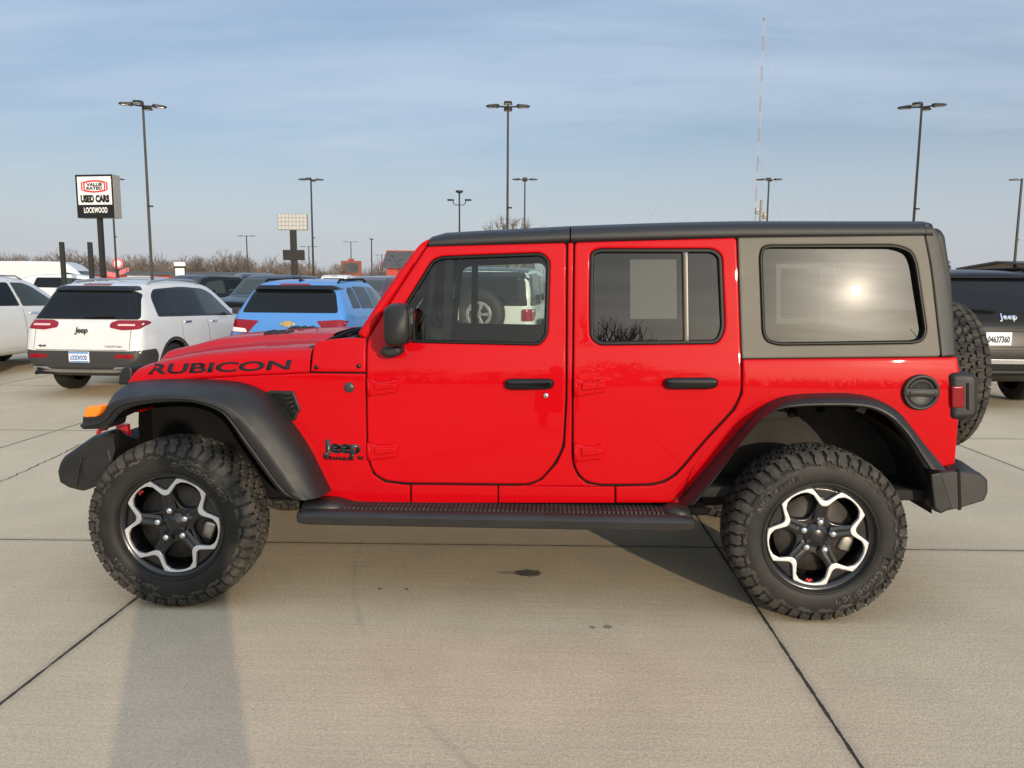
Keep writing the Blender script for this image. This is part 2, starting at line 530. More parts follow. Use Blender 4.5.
RWr = [.2,.05,.05,.05,.05,.05,.05,.05,.05]
HT = [(2.65,1.787),(3.5,1.803),(3.534,1.652),(3.591,1.245),(2.68,1.227),(2.665,1.499)]
QWo = [(2.747,1.703),(2.757,1.744),(2.789,1.756),(3.373,1.761),(3.446,1.734),(3.472,1.679),(3.527,1.363),(3.51,1.317),(3.467,1.302),(2.845,1.288),(2.787,1.306),(2.768,1.347)]
QWr = [.06,.04,.04,.08,.06,.05,.05,.04,.04,.05,.05,.04]
FENDER = [(-0.291,1.049),(-0.148,1.069),(0.067,1.093),(0.277,1.112),(0.628,1.136),(0.906,1.138),(0.905,0.819),(0.911,0.71),(0.933,0.645),(0.986,0.608),(1.083,0.596),(1.112,0.595),(1.11,0.505),(0.671,0.492),(0.593,0.556),(0.379,0.801),(0.262,0.972),(0.091,1.016),(-0.289,0.994)]
COWL = [(0.637,1.144),(0.647,1.256),(0.666,1.29),(0.805,1.306),(0.907,1.308),(0.906,1.146)]
FRAME = [(1.211,1.778),(1.166,1.756),(1.138,1.722),(1.045,1.596),(0.939,1.44),(0.864,1.324),(0.907,1.303),(1.023,1.485),(1.194,1.742)]
BPIL = [(1.861,1.759),(1.886,1.761),(1.888,1.025),(1.891,0.769),(1.899,0.705),(1.924,0.651),(1.968,0.616),(2.03,0.607),(1.622,0.6),(1.699,0.606),(1.752,0.633),(1.823,0.716),(1.858,0.798),(1.867,1.025)]
ROCK1 = [(1.12,0.596),(1.537,0.598),(1.537,0.513),(1.118,0.505)]
ROCK2 = [(1.544,0.598),(2.1,0.604),(2.102,0.523),(1.544,0.513)]
QUART = [(2.684,1.223),(3.665,1.243),(3.679,1.162),(3.683,0.952),(3.686,0.742),(3.618,0.724),(3.487,0.855),(3.372,0.991),(3.283,1.032),(3.089,1.044),(3.011,1.043),(2.846,1.022),(2.752,0.964),(2.594,0.745),(2.503,0.585),(2.439,0.529),(2.11,0.523),(2.107,0.604),(2.274,0.611),(2.335,0.626),(2.39,0.662),(2.435,0.717),(2.524,0.835),(2.653,0.985),(2.685,1.063)]
SHELL = [(1.216,1.766),(1.163,1.742),(1.045,1.587),(0.917,1.402),(0.898,1.317),(0.805,1.297),(0.661,1.28),(0.641,1.142),(0.277,1.105),(-0.28,1.04),(-0.285,0.959),(0.047,0.98),(0.177,0.934),(0.284,0.772),(0.477,0.519),(0.558,0.492),(2.463,0.534),(2.537,0.581),(2.627,0.741),(2.771,0.95),(2.848,0.994),(3.091,1.016),(3.275,1.006),(3.356,0.967),(3.464,0.859),(3.618,0.732),(3.676,0.747),(3.676,0.952),(3.668,1.162),(3.654,1.244),(3.589,1.248),(3.532,1.652),(3.494,1.798),(2.646,1.783),(1.885,1.755)]
def pane(s, xf=None):
    # flat window glass leaning in; xf: the front edge of a pane whose rear edge sits a little deeper
    return lambda x, z, o: Vector((x, s*(.777-(z-1.27)*.1085+o-(0 if xf is None else (x-xf)*.024)), z))
for s in (-1, 1):
    sd_ = side(s)
    near = s < 0
    fw, rw, qw = fillet(FWo, FWr), fillet(RWo, RWr), fillet(QWo, QWr)
    hp('body_shell', panel_bm(SHELL, sd_, [inset(q, .012) for q in (fw, rw, qw)], thick=.01, e=0, off=-.016, grid=.12), 'black')
    hp('fender', panel_bm(fillet(FENDER, .006), sd_, thick=.012, e=.004), 'red')
    hp('cowl_panel', panel_bm(fillet(COWL, [.004, .03, .03, .02, .004, .004]), sd_, thick=.02, e=.006), 'red')
    hp('windscreen_frame', panel_bm(fillet(FRAME, [.01, .03, .03, .2, .2, .02, .01, .1, .004]), sd_, thick=.05, e=.012, off=.0), 'red')
    hp('pillar', panel_bm(fillet(BPIL, .01), sd_, thick=.012, e=.004), 'red')
    for q in (ROCK1, ROCK2):
        hp('sill_panel', panel_bm(fillet(q, .004), sd_, thick=.02, e=.003), 'red')
    quarter = hp('quarter_panel', panel_bm(fillet(QUART, .006), sd_, thick=.014, e=.006), 'red')
    # doors
    for nm, out, rr, wo, hy in (('front_door', FD, FDr, fw, 0), ('rear_door', RD, RDr, rw, 1)):
        d = hp(nm, panel_bm(fillet(out, rr), sd_, [inset(wo, .004)], thick=.022, e=.005, gap=.0016, off=.002), 'red')
        sl = hp('window_seal', panel_bm(inset(wo, .002), sd_, [inset(wo, .023 if hy else .019)], thick=.02, e=.005, off=-.002, grid=0), 'seal', d)
        hp('door_trim', panel_bm(inset([p for p in out], .03), sd_, [inset(wo, -.02)], thick=.03, e=0, off=-.06, grid=.15), 'interior', d)
        gin = inset(wo, .018)
        hp('window', panel_bm(gin, pane(s), thick=0, e=0, off=-.011, grid=0), 'privacy' if hy else 'glass', d, False)
        if not hy:
            PB = [(1.28,1.71),(1.32,1.71),(1.311,1.269),(1.268,1.268)]
            hp('window_post', panel_bm(PB, pane(s), thick=.02, e=.002, off=-.016, grid=0), 'black', d)
        if hy:
            PO = [(2.395,1.722),(2.423,1.722),(2.436,1.302),(2.408,1.302)]
            hp('window_post', panel_bm(PO, sd_, thick=.012, e=.005, off=.0, grid=0), 'post', d)
        # hinges
        HG = [[(0.924,1.117),(0.948,1.117),(0.957,1.105),(1.024,1.106),(1.039,1.118),(1.065,1.118),(1.067,1.082),(1.057,1.054),(0.985,1.043),(0.923,1.033)],
              [(0.918,0.806),(0.942,0.807),(0.952,0.797),(1.02,0.798),(1.034,0.808),(1.061,0.808),(1.063,0.771),(1.052,0.737),(0.979,0.728),(0.916,0.72)]] if not hy else \
             [[(1.902,1.127),(1.925,1.127),(1.935,1.116),(2.005,1.116),(2.019,1.128),(2.047,1.129),(2.05,1.093),(2.039,1.065),(1.964,1.052),(1.903,1.042)],
              [(1.907,0.816),(1.931,0.816),(1.94,0.806),(2.007,0.807),(2.021,0.817),(2.044,0.818),(2.048,0.781),(2.037,0.744),(1.965,0.736),(1.908,0.726)]]
        for hgp in HG:
            hg = panel_bm(fillet(hgp, .008), sd_, thick=.022, e=.006, off=.018, grid=0)
            x0 = min(p[0] for p in hgp); z0 = min(p[1] for p in hgp); z1 = max(p[1] for p in hgp); xw = max(p[0] for p in hgp)-x0
            # raised rib and pin barrel
            mid = [(x0+.03, z0+.03), (x0+xw*.93, z0+.043), (x0+xw*.93, z1-.022), (x0+.03, z1-.018)]
            panel_bm(fillet(mid, .008), sd_, thick=.01, e=.005, off=.026, grid=0, bm=hg)
            yb = Ys(x0, z0)+.013
            tube_bm([(x0+.003, s*yb, z0+.001), (x0+.003, s*yb, z1-.001)], .0095, 10, hg)
            ho = hp('hinge', hg, 'red', d)
            for fx, fz in ((.5, .38), (.72, .62)):
                px_, pz_ = x0+xw*fx, z0+(z1-z0)*fz+.006
                hp('hinge_bolt', tube_bm([(px_, s*(Ys(px_, pz_)+.024), pz_), (px_, s*(Ys(px_, pz_)+.0295), pz_)], .0048, 8), 'red', ho)
        # handle: recess dish, bar, key lock
        HB = [(1.574,1.119),(1.6,1.126),(1.775,1.128),(1.803,1.121),(1.803,1.091),(1.78,1.078),(1.6,1.074),(1.574,1.086)] if not hy else [(2.32,1.129),(2.342,1.138),(2.537,1.141),(2.563,1.134),(2.563,1.104),(2.54,1.089),(2.343,1.085),(2.32,1.096)]
        hx0 = min(p[0] for p in HB); hx1 = max(p[0] for p in HB); hz = sum(p[1] for p in HB)/8
        rec = hp('handle_recess', panel_bm(fillet([(hx0+.045, hz-.040), (hx1-.045, hz-.040), (hx1-.03, hz-.01), (hx1-.03, hz+.02), (hx0+.03, hz+.02), (hx0+.03, hz-.01)], .03), sd_, thick=.004, e=.006, off=.0035, grid=.03), 'red', d)
        hb_ = panel_bm(fillet(HB, .012), sd_, thick=.022, e=.010, off=.038, grid=.02)
        for fx in (.12, .86):
            xx = hx0+(hx1-hx0)*fx; yy = Ys(xx, hz)
            box_bm(xx-.016, xx+.016, min(s*(yy-.002), s*(yy+.02)), max(s*(yy-.002), s*(yy+.02)), hz-.014, hz+.014, .004, 2, hb_)
        hp('door_handle', hb_, 'gloss', d)
        if not hy and near:
            kx, kz = [(1.766,1.046)][0]
            lk = lathe_bm([(0, .012), (.010, .012), (.0125, .009), (.0135, .002), (.0135, -.004)], 20)
            bmesh.ops.transform(lk, matrix=Matrix.Translation((kx, -Ys(kx, kz), kz)) @ Matrix.Rotation(math.pi, 4, 'Z'), verts=lk.verts)
            ko = hp('key_lock', lk, 'chrome', d)
            hp('key_slot', box_bm(kx-.0015, kx+.0015, -Ys(kx, kz)-.0135, -Ys(kx, kz)-.011, kz-.006, kz+.006), 'black', d)
        if hy:
            ST = [(2.154,1.684),(2.37,1.686),(2.377,1.41),(2.159,1.407)]
            if near: hp('window_sticker', panel_bm(ST, pane(s), thick=.0, e=0, off=-.0085, grid=0), 'paperfaint', d)
    # hardtop side
    ht = hp('hardtop_side', panel_bm(fillet(HT, [.01, .01, .3, .02, .01, .1]), sd_, [inset(qw, .002)], thick=.05, e=.006, off=.001), 'hardtop')
    hp('window_seal', panel_bm(inset(qw, .001), sd_, [inset(qw, .017)], thick=.03, e=.005, off=.007, grid=0), 'seal', ht)
    hp('window', panel_bm(inset(qw, .004), pane(s, .65*min(p[0] for p in qw)+.35*max(p[0] for p in qw)), thick=0, e=0, off=-.006, grid=0), 'privacy', ht, False)
    if near:
        ST = [(2.83,1.666),(3.047,1.671),(3.054,1.393),(2.836,1.391)]
        STi = [(2.851,1.648),(3.029,1.652),(3.035,1.416),(2.856,1.414)]
        hp('window_sticker', panel_bm(ST, pane(s, .65*min(p[0] for p in qw)+.35*max(p[0] for p in qw)), [STi], thick=.0, e=0, off=-.0045, grid=0), 'paperfaint', ht)
        hp('window_sticker', panel_bm(inset(STi, .001), pane(s, .65*min(p[0] for p in qw)+.35*max(p[0] for p in qw)), thick=.0, e=0, off=-.0045, grid=0), 'paperfaint2', ht)
    # belt moulding line above the quarter panel and door shoulder
    # black rear corner of the hardtop, wrapped round to the back
    RC = [(3.502,1.803),(3.499,1.855),(3.528,1.848),(3.551,1.832),(3.583,1.767),(3.623,1.574),(3.65,1.417),(3.665,1.249),(3.594,1.245),(3.537,1.652)]
    def corner(x, z, o, s=s):
        xr = lerp_tab(z, [1.2, 1.40, 1.60, 1.80, 1.87], [3.70, 3.683, 3.66, 3.62, 3.58])
        d = max(0., x-(xr-.10))
        return Vector((x, s*(Ys(x, z)+o-d*d*3.2), z))
    hp('hardtop_corner', panel_bm(fillet(RC, [.005, .01, .03, .03, .03, .1, .1, .01, .005, .2]), corner, thick=.05, e=.006, grid=.03), 'corner')

# roof: grid of cross-sections; zl = drip edge, zh = top edge
RL = [(1.206,1.744),(1.258,1.748),(1.4,1.753),(1.869,1.773),(2.29,1.785),(2.643,1.795),(3.499,1.804)]
RH = [(1.207,1.78),(1.253,1.798),(1.396,1.807),(1.869,1.833),(2.294,1.85),(2.647,1.859),(3.514,1.861)]
def roof_bm(xa, xb, n=10, tail=False):
    rings = []
    for i in range(n+1):
        x = xa+(xb-xa)*i/n
        zl = lerp_tab(x, [p[0] for p in RL], [p[1] for p in RL]); zh = lerp_tab(x, [p[0] for p in RH], [p[1] for p in RH])
        y = Ys(x, zl)+.008
        pr = [(y-.035, zl-.022), (y-.006, zl-.004), (y, zl+.006), (y-.006, zl+(zh-zl)*.55), (y-.022, zl+(zh-zl)*.85), (y-.05, zh), (y-.12, zh+.012), (y-.3, zh+.022), (0, zh+.028)]
        rings.append([Vector((x, -a, b)) for a, b in pr]+[Vector((x, a, b)) for a, b in pr[-2::-1]])
    bm = loft_bm(rings, False, False)
    # end walls
    for r in (rings[0], rings[-1]):
        lo = [Vector((p.x, p.y*.97, p.z-.03)) for p in r]
        loft_bm([r, lo], False, False, bm)
    return bm
xs0, xsB, xs1 = RL[0][0]+.0, [(1.872,1.797)][0][0], [(3.502,1.825)][0][0]
hp('roof_panel', roof_bm(xs0, xsB-.003), 'roof')
hp('roof_panel', roof_bm(xsB+.003, xs1), 'roof')
hp('roof_rear', roof_bm(xs1+.002, xs1+.035, 3), 'roof')
hp('roof_lining', box_bm(xs0+.05, xs1, -.66, .66, 1.775, 1.79), 'interior')
# drip moulding under the roof over the hardtop side
# tailgate, rear glass and hardtop rear
def rear_f(y, z, o):
    x = lerp_tab(z, [.6, 1.2, 1.40, 1.60, 1.80, 1.87], [3.72, 3.70, 3.683, 3.66, 3.62, 3.58])
    return Vector((x+.012+o-.25*max(0, abs(y)-.58)**1.5, y, z))
hp('tailgate', panel_bm(fillet([(-.72, .66), (.72, .66), (.72, 1.23), (-.72, 1.23)], .03), rear_f, thick=.03, e=.006), 'red')
hp('hardtop_back', panel_bm(fillet([(-.70, 1.235), (.70, 1.235), (.66, 1.84), (-.66, 1.84)], .04), rear_f, [fillet([(-.56, 1.27), (.56, 1.27), (.52, 1.76), (-.52, 1.76)], .05)], thick=.03, e=.006), 'roof')
hp('rear_window', panel_bm([(-.57, 1.26), (.57, 1.26), (.53, 1.77), (-.53, 1.77)], rear_f, thick=0, e=0, off=-.01), 'privacy', None, False)
# windscreen
wsb, wst = 0.68, 1.15
hp('windscreen', loft_bm([[Vector((.80, y*.70, 1.26)) for y in (-1, -.5, 0, .5, 1)], [Vector((1.21, y*.66, 1.79)) for y in (-1, -.5, 0, .5, 1)]], False, False), 'glass')
hp('windscreen_header', box_bm(1.21, 1.30, -.66, .66, 1.735, 1.785, .015), 'red')
hp('windscreen_sill', box_bm(.70, .86, -.70, .70, 1.19, 1.255, .02), 'red')

# hood
HS = [(-0.279,1.139),(-0.206,1.163),(-0.098,1.187),(0.049,1.213),(0.302,1.24),(0.612,1.255)]
HL = [(-0.291,1.057),(-0.148,1.076),(0.068,1.1),(0.277,1.118),(0.629,1.143)]
HC = [(-0.499,1.126),(-0.441,1.158),(-0.32,1.189),(-0.177,1.219),(-0.023,1.262),(0.231,1.286),(0.466,1.299)]
XA, XB = HL[0][0]-.030, [(0.632,1.143)][0][0]
rings = []
NH = 26
for i in range(NH+1):
    u = i/NH
    x = XA+(XB-XA)*u**1.5
    zl = lerp_tab(x, [p[0] for p in HL], [p[1] for p in HL]); zt = lerp_tab(x, [p[0] for p in HS], [p[1] for p in HS])
    zc = max(zt+.012, lerp_tab(x, [p[0] for p in HC], [p[1] for p in HC]))
    k = min(1., (.30+3.2*max(0, (x-XA)))) if x-XA < .22 else 1.
    k = min(1, .55+.45*math.sqrt(min(1, (x-XA)/.035)))
    zt = zl+(zt-zl)*k; zc = zl+(zc-zl)*k
    y = Ys(x, zl)
    h = zt-zl
    b = min(1, max(0, (x-XA-.12)/.35))
    pr = [(y-.012, zl-.006), (y, zl), (y-.003, zl+.012), (y-.012, zl+h*.40), (y-.024, zl+h*.68), (y-.045, zl+h*.9), (y-.075, zt), (y-.15, zt+.006), (.40, zt+.012*k), (.365, zt+.012*k+(zc-zt-.012*k)*.25*b+.0), (.33, zt+.012*k+(zc-zt-.012*k)*.8), (.29, zc), (.15, zc+.004), (0, zc+.006)]
    rings.append([Vector((x, -a, q)) for a, q in pr]+[Vector((x, a, q)) for a, q in pr[-2::-1]])
hood = hp('hood', loft_bm(rings, False, False), 'red')
md = hood.modifiers.new('round', 'SUBSURF'); md.levels = 1; md.render_levels = 1
hoodtree = BVHTree.FromPolygons([p for r in rings for p in r], [[i*27+j, i*27+j+1, (i+1)*27+j+1, (i+1)*27+j] for i in range(NH) for j in range(26)])
def on_hood_side(x, z, o):
    hit = hoodtree.ray_cast(Vector((x, -3, z)), Vector((0, 1, 0)))
    return Vector((x, (hit[0].y if hit[0] else -Ys(x, z))-o-.0015, z))
BL = [(-0.219,1.11),(0.529,1.153)]; TP = [(-0.213,1.159),(0.523,1.198)]
def rub(u, v, o):
    k = (u-BL[0][0])/(BL[1][0]-BL[0][0])
    zb = BL[0][1]+(BL[1][1]-BL[0][1])*k; zt = TP[0][1]+(TP[1][1]-TP[0][1])*k
    return on_hood_side(u+.010*v/.045, zb+(zt-zb)*v/.0465, o)
hp('hood_lettering', fit_text('RUBICON', BL[0][0], BL[1][0], .045, rub, bold=.0018, thick=.0012), 'graphic', smooth=False)
# hood louvres, wiper cowl, grille
for yv in (-.20, .20):
    lv = bmesh.new()
    xa_, za_ = [(0.232,1.287)][0]; xb_, zb2_ = [(0.377,1.298)][0]
    z_ = min(za_, zb2_)
    box_bm(xa_, xb_, yv-.075, yv+.075, z_-.02, z_+.010, .006, 2, lv)
    for k in range(3): box_bm(xa_+.012+(xb_-xa_)*k/3, xa_+.03+(xb_-xa_)*k/3, yv-.065, yv+.065, z_+.006, z_+.018, .005, 2, lv)
    hp('hood_vent', lv, 'plastic')
wc = bmesh.new()
box_bm(.60, .76, -.70, .70, 1.18, 1.262, .02, 2, wc)
hp('wiper_cowl', wc, 'plastic')
wp = bmesh.new()
tube_bm([(.66, -.60, 1.27), (.70, -.35, 1.30), (.78, .02, 1.325)], .012, 6, wp)
tube_bm([(.76, -.55, 1.30), (.80, -.2, 1.33), (.82, .05, 1.34)], .008, 6, wp)
hp('wiper', wp, 'black')
gr = hp('grille', box_bm(XA-.035, XA+.02, -.59, .59, .90, 1.055, .02, 3), 'red')
for k in range(7):
    yk = (k-3)*.088
    hp('grille_slot', box_bm(XA-.040, XA-.01, yk-.026, yk+.026, .92, 1.03, .01, 2), 'black', gr)
for yk in (-.46, .46):
    hl = lathe_bm([(0, .02), (.075, .015), (.09, 0), (.095, -.03)], 28, 'X')
    bmesh.ops.transform(hl, matrix=Matrix.Translation((XA-.035, yk, .96)) @ Matrix.Diagonal((.7, .7, .7, 1)) @ Matrix.Diagonal((-1, 1, 1, 1)), verts=hl.verts)
    hp('headlight', hl, 'whitelens', gr)
GS = [(-0.401,1.047),(-0.393,1.101),(-0.373,1.134),(-0.336,1.145),(-0.324,1.127),(-0.328,1.051)]
for s in (-1, 1):
    hp('grille_surround', panel_bm(fillet(GS, .012), flat_y(.615, s), thick=.14, e=.008, grid=0), 'plastic', gr)

# fuel cap, side marker, vent, hinge details on the near side
def disc_on(x, z, y, prof, s=-1, seg=40):
    b = lathe_bm(prof, seg)
    bmesh.ops.transform(b, matrix=Matrix.Translation((x, s*y, z)) @ Matrix.Rotation(math.pi if s < 0 else 0, 4, 'Z'), verts=b.verts)
    return b
fx, fz = [(3.499,1.081)][0]
fy = Ys(fx, fz)
rf = .083
fc = hp('fuel_cap', disc_on(fx, fz, fy, [(0, .008), (rf*.74, .008), (rf*.80, .013), (rf*.84, .020), (rf*.97, .020), (rf, .014), (rf, -.005)]), 'trim')
fb = bmesh.new()
box_bm(fx-rf*.90, fx+rf*.90, -fy-.022, -fy-.006, fz-.019, fz+.019, .006, 2, fb)
box_bm(fx-rf*.70, fx+rf*.72, -fy-.026, -fy-.010, fz-.011, fz+.011, .004, 2, fb)
hp('cap_grip', fb, 'trim', fc)
hp('cap_ring', disc_on(fx, fz, fy, [(rf*.62, .011), (rf*.66, .013), (rf*.70, .011)]), 'trim', fc)
mx, mz = [(0.827,1.072)][0]
hp('side_marker', disc_on(mx, mz, Ys(mx, mz), [(0, .008), (.018, .007), (.024, .004), (.026, -.004)], seg=24), 'badge')
for bx, bz in [(0.665,1.165),(0.873,1.174)]:
    hp('cowl_bolt', disc_on(bx, bz, Ys(bx, bz), [(0, .006), (.008, .006), (.011, .002), (.011, -.003)], seg=14), 'gloss')
VT = [(0.409,1.042),(0.44,1.049),(0.552,1.049),(0.585,0.959),(0.574,0.947),(0.555,0.902),(0.532,0.906)]
for s in (-1, 1):
    vt = hp('fender_vent', panel_bm(fillet(VT, .012), side(s), thick=.01, e=.006, off=.006, grid=0), 'plastic')
    vs_ = bmesh.new()
    VI = inset(fillet(VT, .012), .012)
    hp('vent_mesh', panel_bm(VI, side(s), thick=.004, e=.002, off=.0075, grid=0), 'black', vt)
    for k in range(5):
        a, b = Vector(VT[2]).lerp(Vector(VT[4]), .1+.19*k), Vector(VT[0]).lerp(Vector(VT[6]), .1+.19*k)
        tube_bm([(a.x-.012, s*(Ys(a.x, a.y)+.009), a.y), (b.x+.02, s*(Ys(b.x, b.y)+.009), b.y)], .003, 6, vs_)
    hp('vent_rib', vs_, 'plastic', vt)
# badges
BJ = [(0.688,0.758),(0.876,0.764)]
hp('emblem', fit_text('Jeep', BJ[0][0], BJ[1][0], .058, lambda u, v, o: Vector((u, -(Ys(u, BJ[0][1]+v)+o), BJ[0][1]-.004+v)), bold=.0055, thick=.003), 'badge', smooth=False)
BW = [(0.687,0.716),(0.842,0.721)]
hp('emblem', fit_text('WRANGLER', BW[0][0], BW[1][0], .016, lambda u, v, o: Vector((u, -(Ys(u, BW[0][1]+v)+o), BW[0][1]+v)), bold=.0012, thick=.003), 'black', smooth=False)
BX = [(0.857,0.722),(0.889,0.723)]
hp('emblem', fit_text('4X4', BX[0][0], BX[1][0], .016, lambda u, v, o: Vector((u, -(Ys(u, BX[0][1]+v)+o), BX[0][1]+v)), bold=.0012, thick=.003), 'black', smooth=False)

# flares
FO = [(-0.422,0.931),(-0.359,1.001)]+[(-0.322,1.065)]+[(-0.284,1.075),(-0.147,1.09),(0.089,1.096),(0.266,1.09),(0.364,1.065),(0.45,1.017),(0.547,0.892),(0.631,0.766),(0.684,0.647),(0.723,0.559)]
FI = [(-0.407,0.88),(-0.277,0.889),(-0.23,0.959),(-0.148,0.995),(0.008,1.014),(0.146,1.012),(0.263,0.965),(0.308,0.9),(0.361,0.812),(0.428,0.716),(0.492,0.622),(0.542,0.57),(0.599,0.555)]
RO = [(2.404,0.543),(2.53,0.703),(2.627,0.833),(2.72,0.947),(2.804,1.027),(2.872,1.056),(2.959,1.068),(3.088,1.074),(3.212,1.073),(3.309,1.049),(3.385,0.998),(3.44,0.933),(3.496,0.861),(3.557,0.798),(3.613,0.734)]
RI = [(2.465,0.576),(2.539,0.673),(2.596,0.769),(2.666,0.88),(2.731,0.969),(2.807,1.011),(2.887,1.024),(3.042,1.03),(3.139,1.029),(3.218,1.023),(3.299,0.985),(3.353,0.936),(3.4,0.881),(3.441,0.813),(3.481,0.754)]
def flare_bm(O, I, s):
    rings = []
    def smooth_path(P):
        q = [Vector(p) for p in P]
        for _ in range(2):
            n = [q[0]]
            for a, b in zip(q, q[1:]): n += [a.lerp(b, .25), a.lerp(b, .75)]
            q = n+[q[-1]]
        return q
    O, I = smooth_path(O), smooth_path(I)
    for o, i in zip(O, I):
        d = o-i
        L = d.length; dn = d/max(L, 1e-6)
        yb = Ys(o.x, o.y)
        def pt(k, y, ex=0.): q = i+d*k+dn*ex; return Vector((q.x, s*y, q.y))
        w1 = .935-yb
        u_ = min(1., max(0., (w1-.135)/.10)); q_ = [a_+(b_-a_)*u_ for a_, b_ in zip((.02, .06, .17, .45), (.05, .17, .42, .78))]
        rings.append([pt(0, yb+.02, .02), pt(.0, .90, .006), pt(.0, .925), pt(.07, .937), pt(.095, .9385), pt(.12, .937), pt(.135, .929), pt(.165, .929), pt(.185, .938), pt(.21, .940), pt(.37, .938), pt(.42, .935), pt(.47, .934-q_[0]*w1), pt(.60, .934-q_[1]*w1), pt(.80, .934-q_[2]*w1), pt(.94, .934-q_[3]*w1), pt(1., yb+.008), pt(1.0, yb-.02, .0)])
    return loft_bm(rings, False, False)
for s in (-1, 1):
    for O, I in ((FO, FI), (RO, RI)):
        fl = hp('fender_flare', flare_bm(O, I, s), 'plastic')
        autosmooth(fl, 32)
    AM = [(-0.372,0.99),(-0.297,0.994),(-0.306,0.964),(-0.329,0.941),(-0.389,0.939)]
    hp('indicator', panel_bm(fillet(AM, .008), flat_y(.952, s), thick=.12, e=.008, grid=0), 'amber')
    FT = [(-0.406,0.937),(-0.338,0.947),(-0.278,0.919),(-0.29,0.881),(-0.41,0.877)]
    hp('flare_tip', panel_bm(fillet(FT, .008), flat_y(.93, s), thick=.16, e=.008, grid=0), 'plastic')

# tail lamps
for s in (-1, 1):
    TL = [(3.626,1.157),(3.638,1.171),(3.687,1.177),(3.737,1.171),(3.757,1.144),(3.77,0.989),(3.754,0.959),(3.705,0.951),(3.654,0.955),(3.641,0.969)]
    th = hp('tail_lamp', panel_bm(fillet(TL, .012), flat_y(.815, s), thick=.10, e=.022, grid=.02), 'plastic')
    LN = [(3.632,1.112),(3.689,1.116),(3.7,1.012),(3.64,1.013)]
    hp('lens', panel_bm(fillet(LN, .006), flat_y(.8195, s), thick=.02, e=.006, grid=.03), 'redlens', th)
    LF = [(3.695,1.127),(3.709,1.132),(3.721,1.001),(3.705,1.004)]
    hp('lens_surround', panel_bm(fillet(LF, .004), flat_y(.817, s), thick=.01, e=.003, grid=0), 'black', th)

# bumpers
BR = [(3.558,0.705),(3.621,0.718),(3.699,0.724),(3.792,0.709),(3.829,0.678),(3.835,0.616),(3.821,0.575),(3.709,0.536),(3.609,0.512),(3.582,0.539)]
def loft_y(O, stations, r=.007):
    p = fillet(O, r, 3)
    cx_ = sum(q[0] for q in p)/len(p); cz = sum(q[1] for q in p)/len(p)
    return loft_bm([[Vector((cx_+(q[0]-cx_)*k+dx, y, cz+dz+(q[1]-cz)*k)) for q in p] for y, k, dx, dz in [(t+(0,))[:4] for t in stations]])
rb = hp('rear_bumper', loft_y(BR, [(-.835, .90, -.006), (-.828, .96, -.002), (-.81, .995, 0), (-.78, 1., 0), (-.58, 1., .04), (.58, 1., .04), (.78, 1., 0), (.81, .995, 0), (.835, .90, -.006)]), 'trim', auto=25)
bs = [(3.676,0.726),(3.691,0.727),(3.712,0.534),(3.698,0.531)]
hp('bumper_seam', panel_bm(bs, flat_y(.8365), thick=.01, e=.001, grid=0), 'black', rb)
BE = [(3.554,0.703),(3.603,0.713),(3.667,0.54),(3.614,0.513),(3.584,0.539)]
hp('bumper_end', panel_bm(fillet(BE, .01), flat_y(.842), thick=.05, e=.006, grid=0), 'plastic', rb)
BF = [(-0.625,0.642),(-0.608,0.688),(-0.586,0.718),(-0.505,0.774),(-0.427,0.826),(-0.341,0.851),(-0.316,0.844),(-0.308,0.772),(-0.34,0.692),(-0.374,0.626),(-0.417,0.585),(-0.459,0.557),(-0.5,0.543),(-0.57,0.559),(-0.618,0.587)]
fb_ = hp('front_bumper', loft_y(BF, [(-.835, .86, .02), (-.825, .94, .008), (-.80, .99, 0), (-.76, 1., 0), (-.62, .86, -.03, -.03), (-.40, .70, -.05, -.075), (.40, .70, -.05, -.075), (.62, .86, -.03, -.03), (.76, 1., 0), (.80, .99, 0), (.835, .86, .02)]), 'plastic', auto=25)
BP = [(-0.49,0.695),(-0.412,0.741),(-0.341,0.767),(-0.33,0.702),(-0.379,0.636),(-0.422,0.595),(-0.476,0.609)]
hp('bumper_cap', panel_bm(fillet(BP, .015), flat_y(.838), thick=.03, e=.008, grid=0), 'plastic', fb_)
BQ = [(-0.49,0.7),(-0.476,0.717),(-0.508,0.584),(-0.518,0.579)]
hp('bumper_rib', panel_bm(BQ, flat_y(.845), thick=.03, e=.002, grid=0), 'plastic', fb_)
for s in (-1, 1):
    TH = [(-0.511,0.82),(-0.446,0.815),(-0.444,0.761),(-0.434,0.704),(-0.469,0.704),(-0.498,0.722)]
    tube = bmesh.new()
    hk = [(-0.635,0.725),(-0.633,0.761),(-0.618,0.781),(-0.584,0.786)]
    tube_bm([(p[0], s*.42, p[1]) for p in hk], .012, 8, tube)
    hp('tow_hook', tube, 'tow')
    hp('tow_bracket', panel_bm(fillet(TH, .004), flat_y(.47, s), thick=.03, e=.003, grid=0), 'tow')
for s in (-1, 1): hp('chassis_rail', box_bm(-.60, 3.75, min(s*.34, s*.42), max(s*.34, s*.42), .50, .60, .01), 'under')
for xx in (-.5, .6, 1.6, 2.5, 3.6): hp('cross_member', box_bm(xx-.04, xx+.04, -.36, .36, .50, .58, .01), 'under')
for xx in (0, 3.008):
    ax = bmesh.new()
    tube_bm([(xx, -.68, .405), (xx, .68, .405)], .045, 12, ax)
    b = bmesh.new(); bmesh.ops.create_uvsphere(b, u_segments=16, v_segments=10, radius=.14); join(ax, b, Matrix.Translation((xx, .12 if xx == 0 else 0, .40)))
    hp('axle', ax, 'under')
    for s in (-1, 1): hp('shock_absorber', tube_bm([(xx+.1, s*.40, .42), (xx+.06, s*.38, .95)], .032, 10), 'under')
ex = bmesh.new()
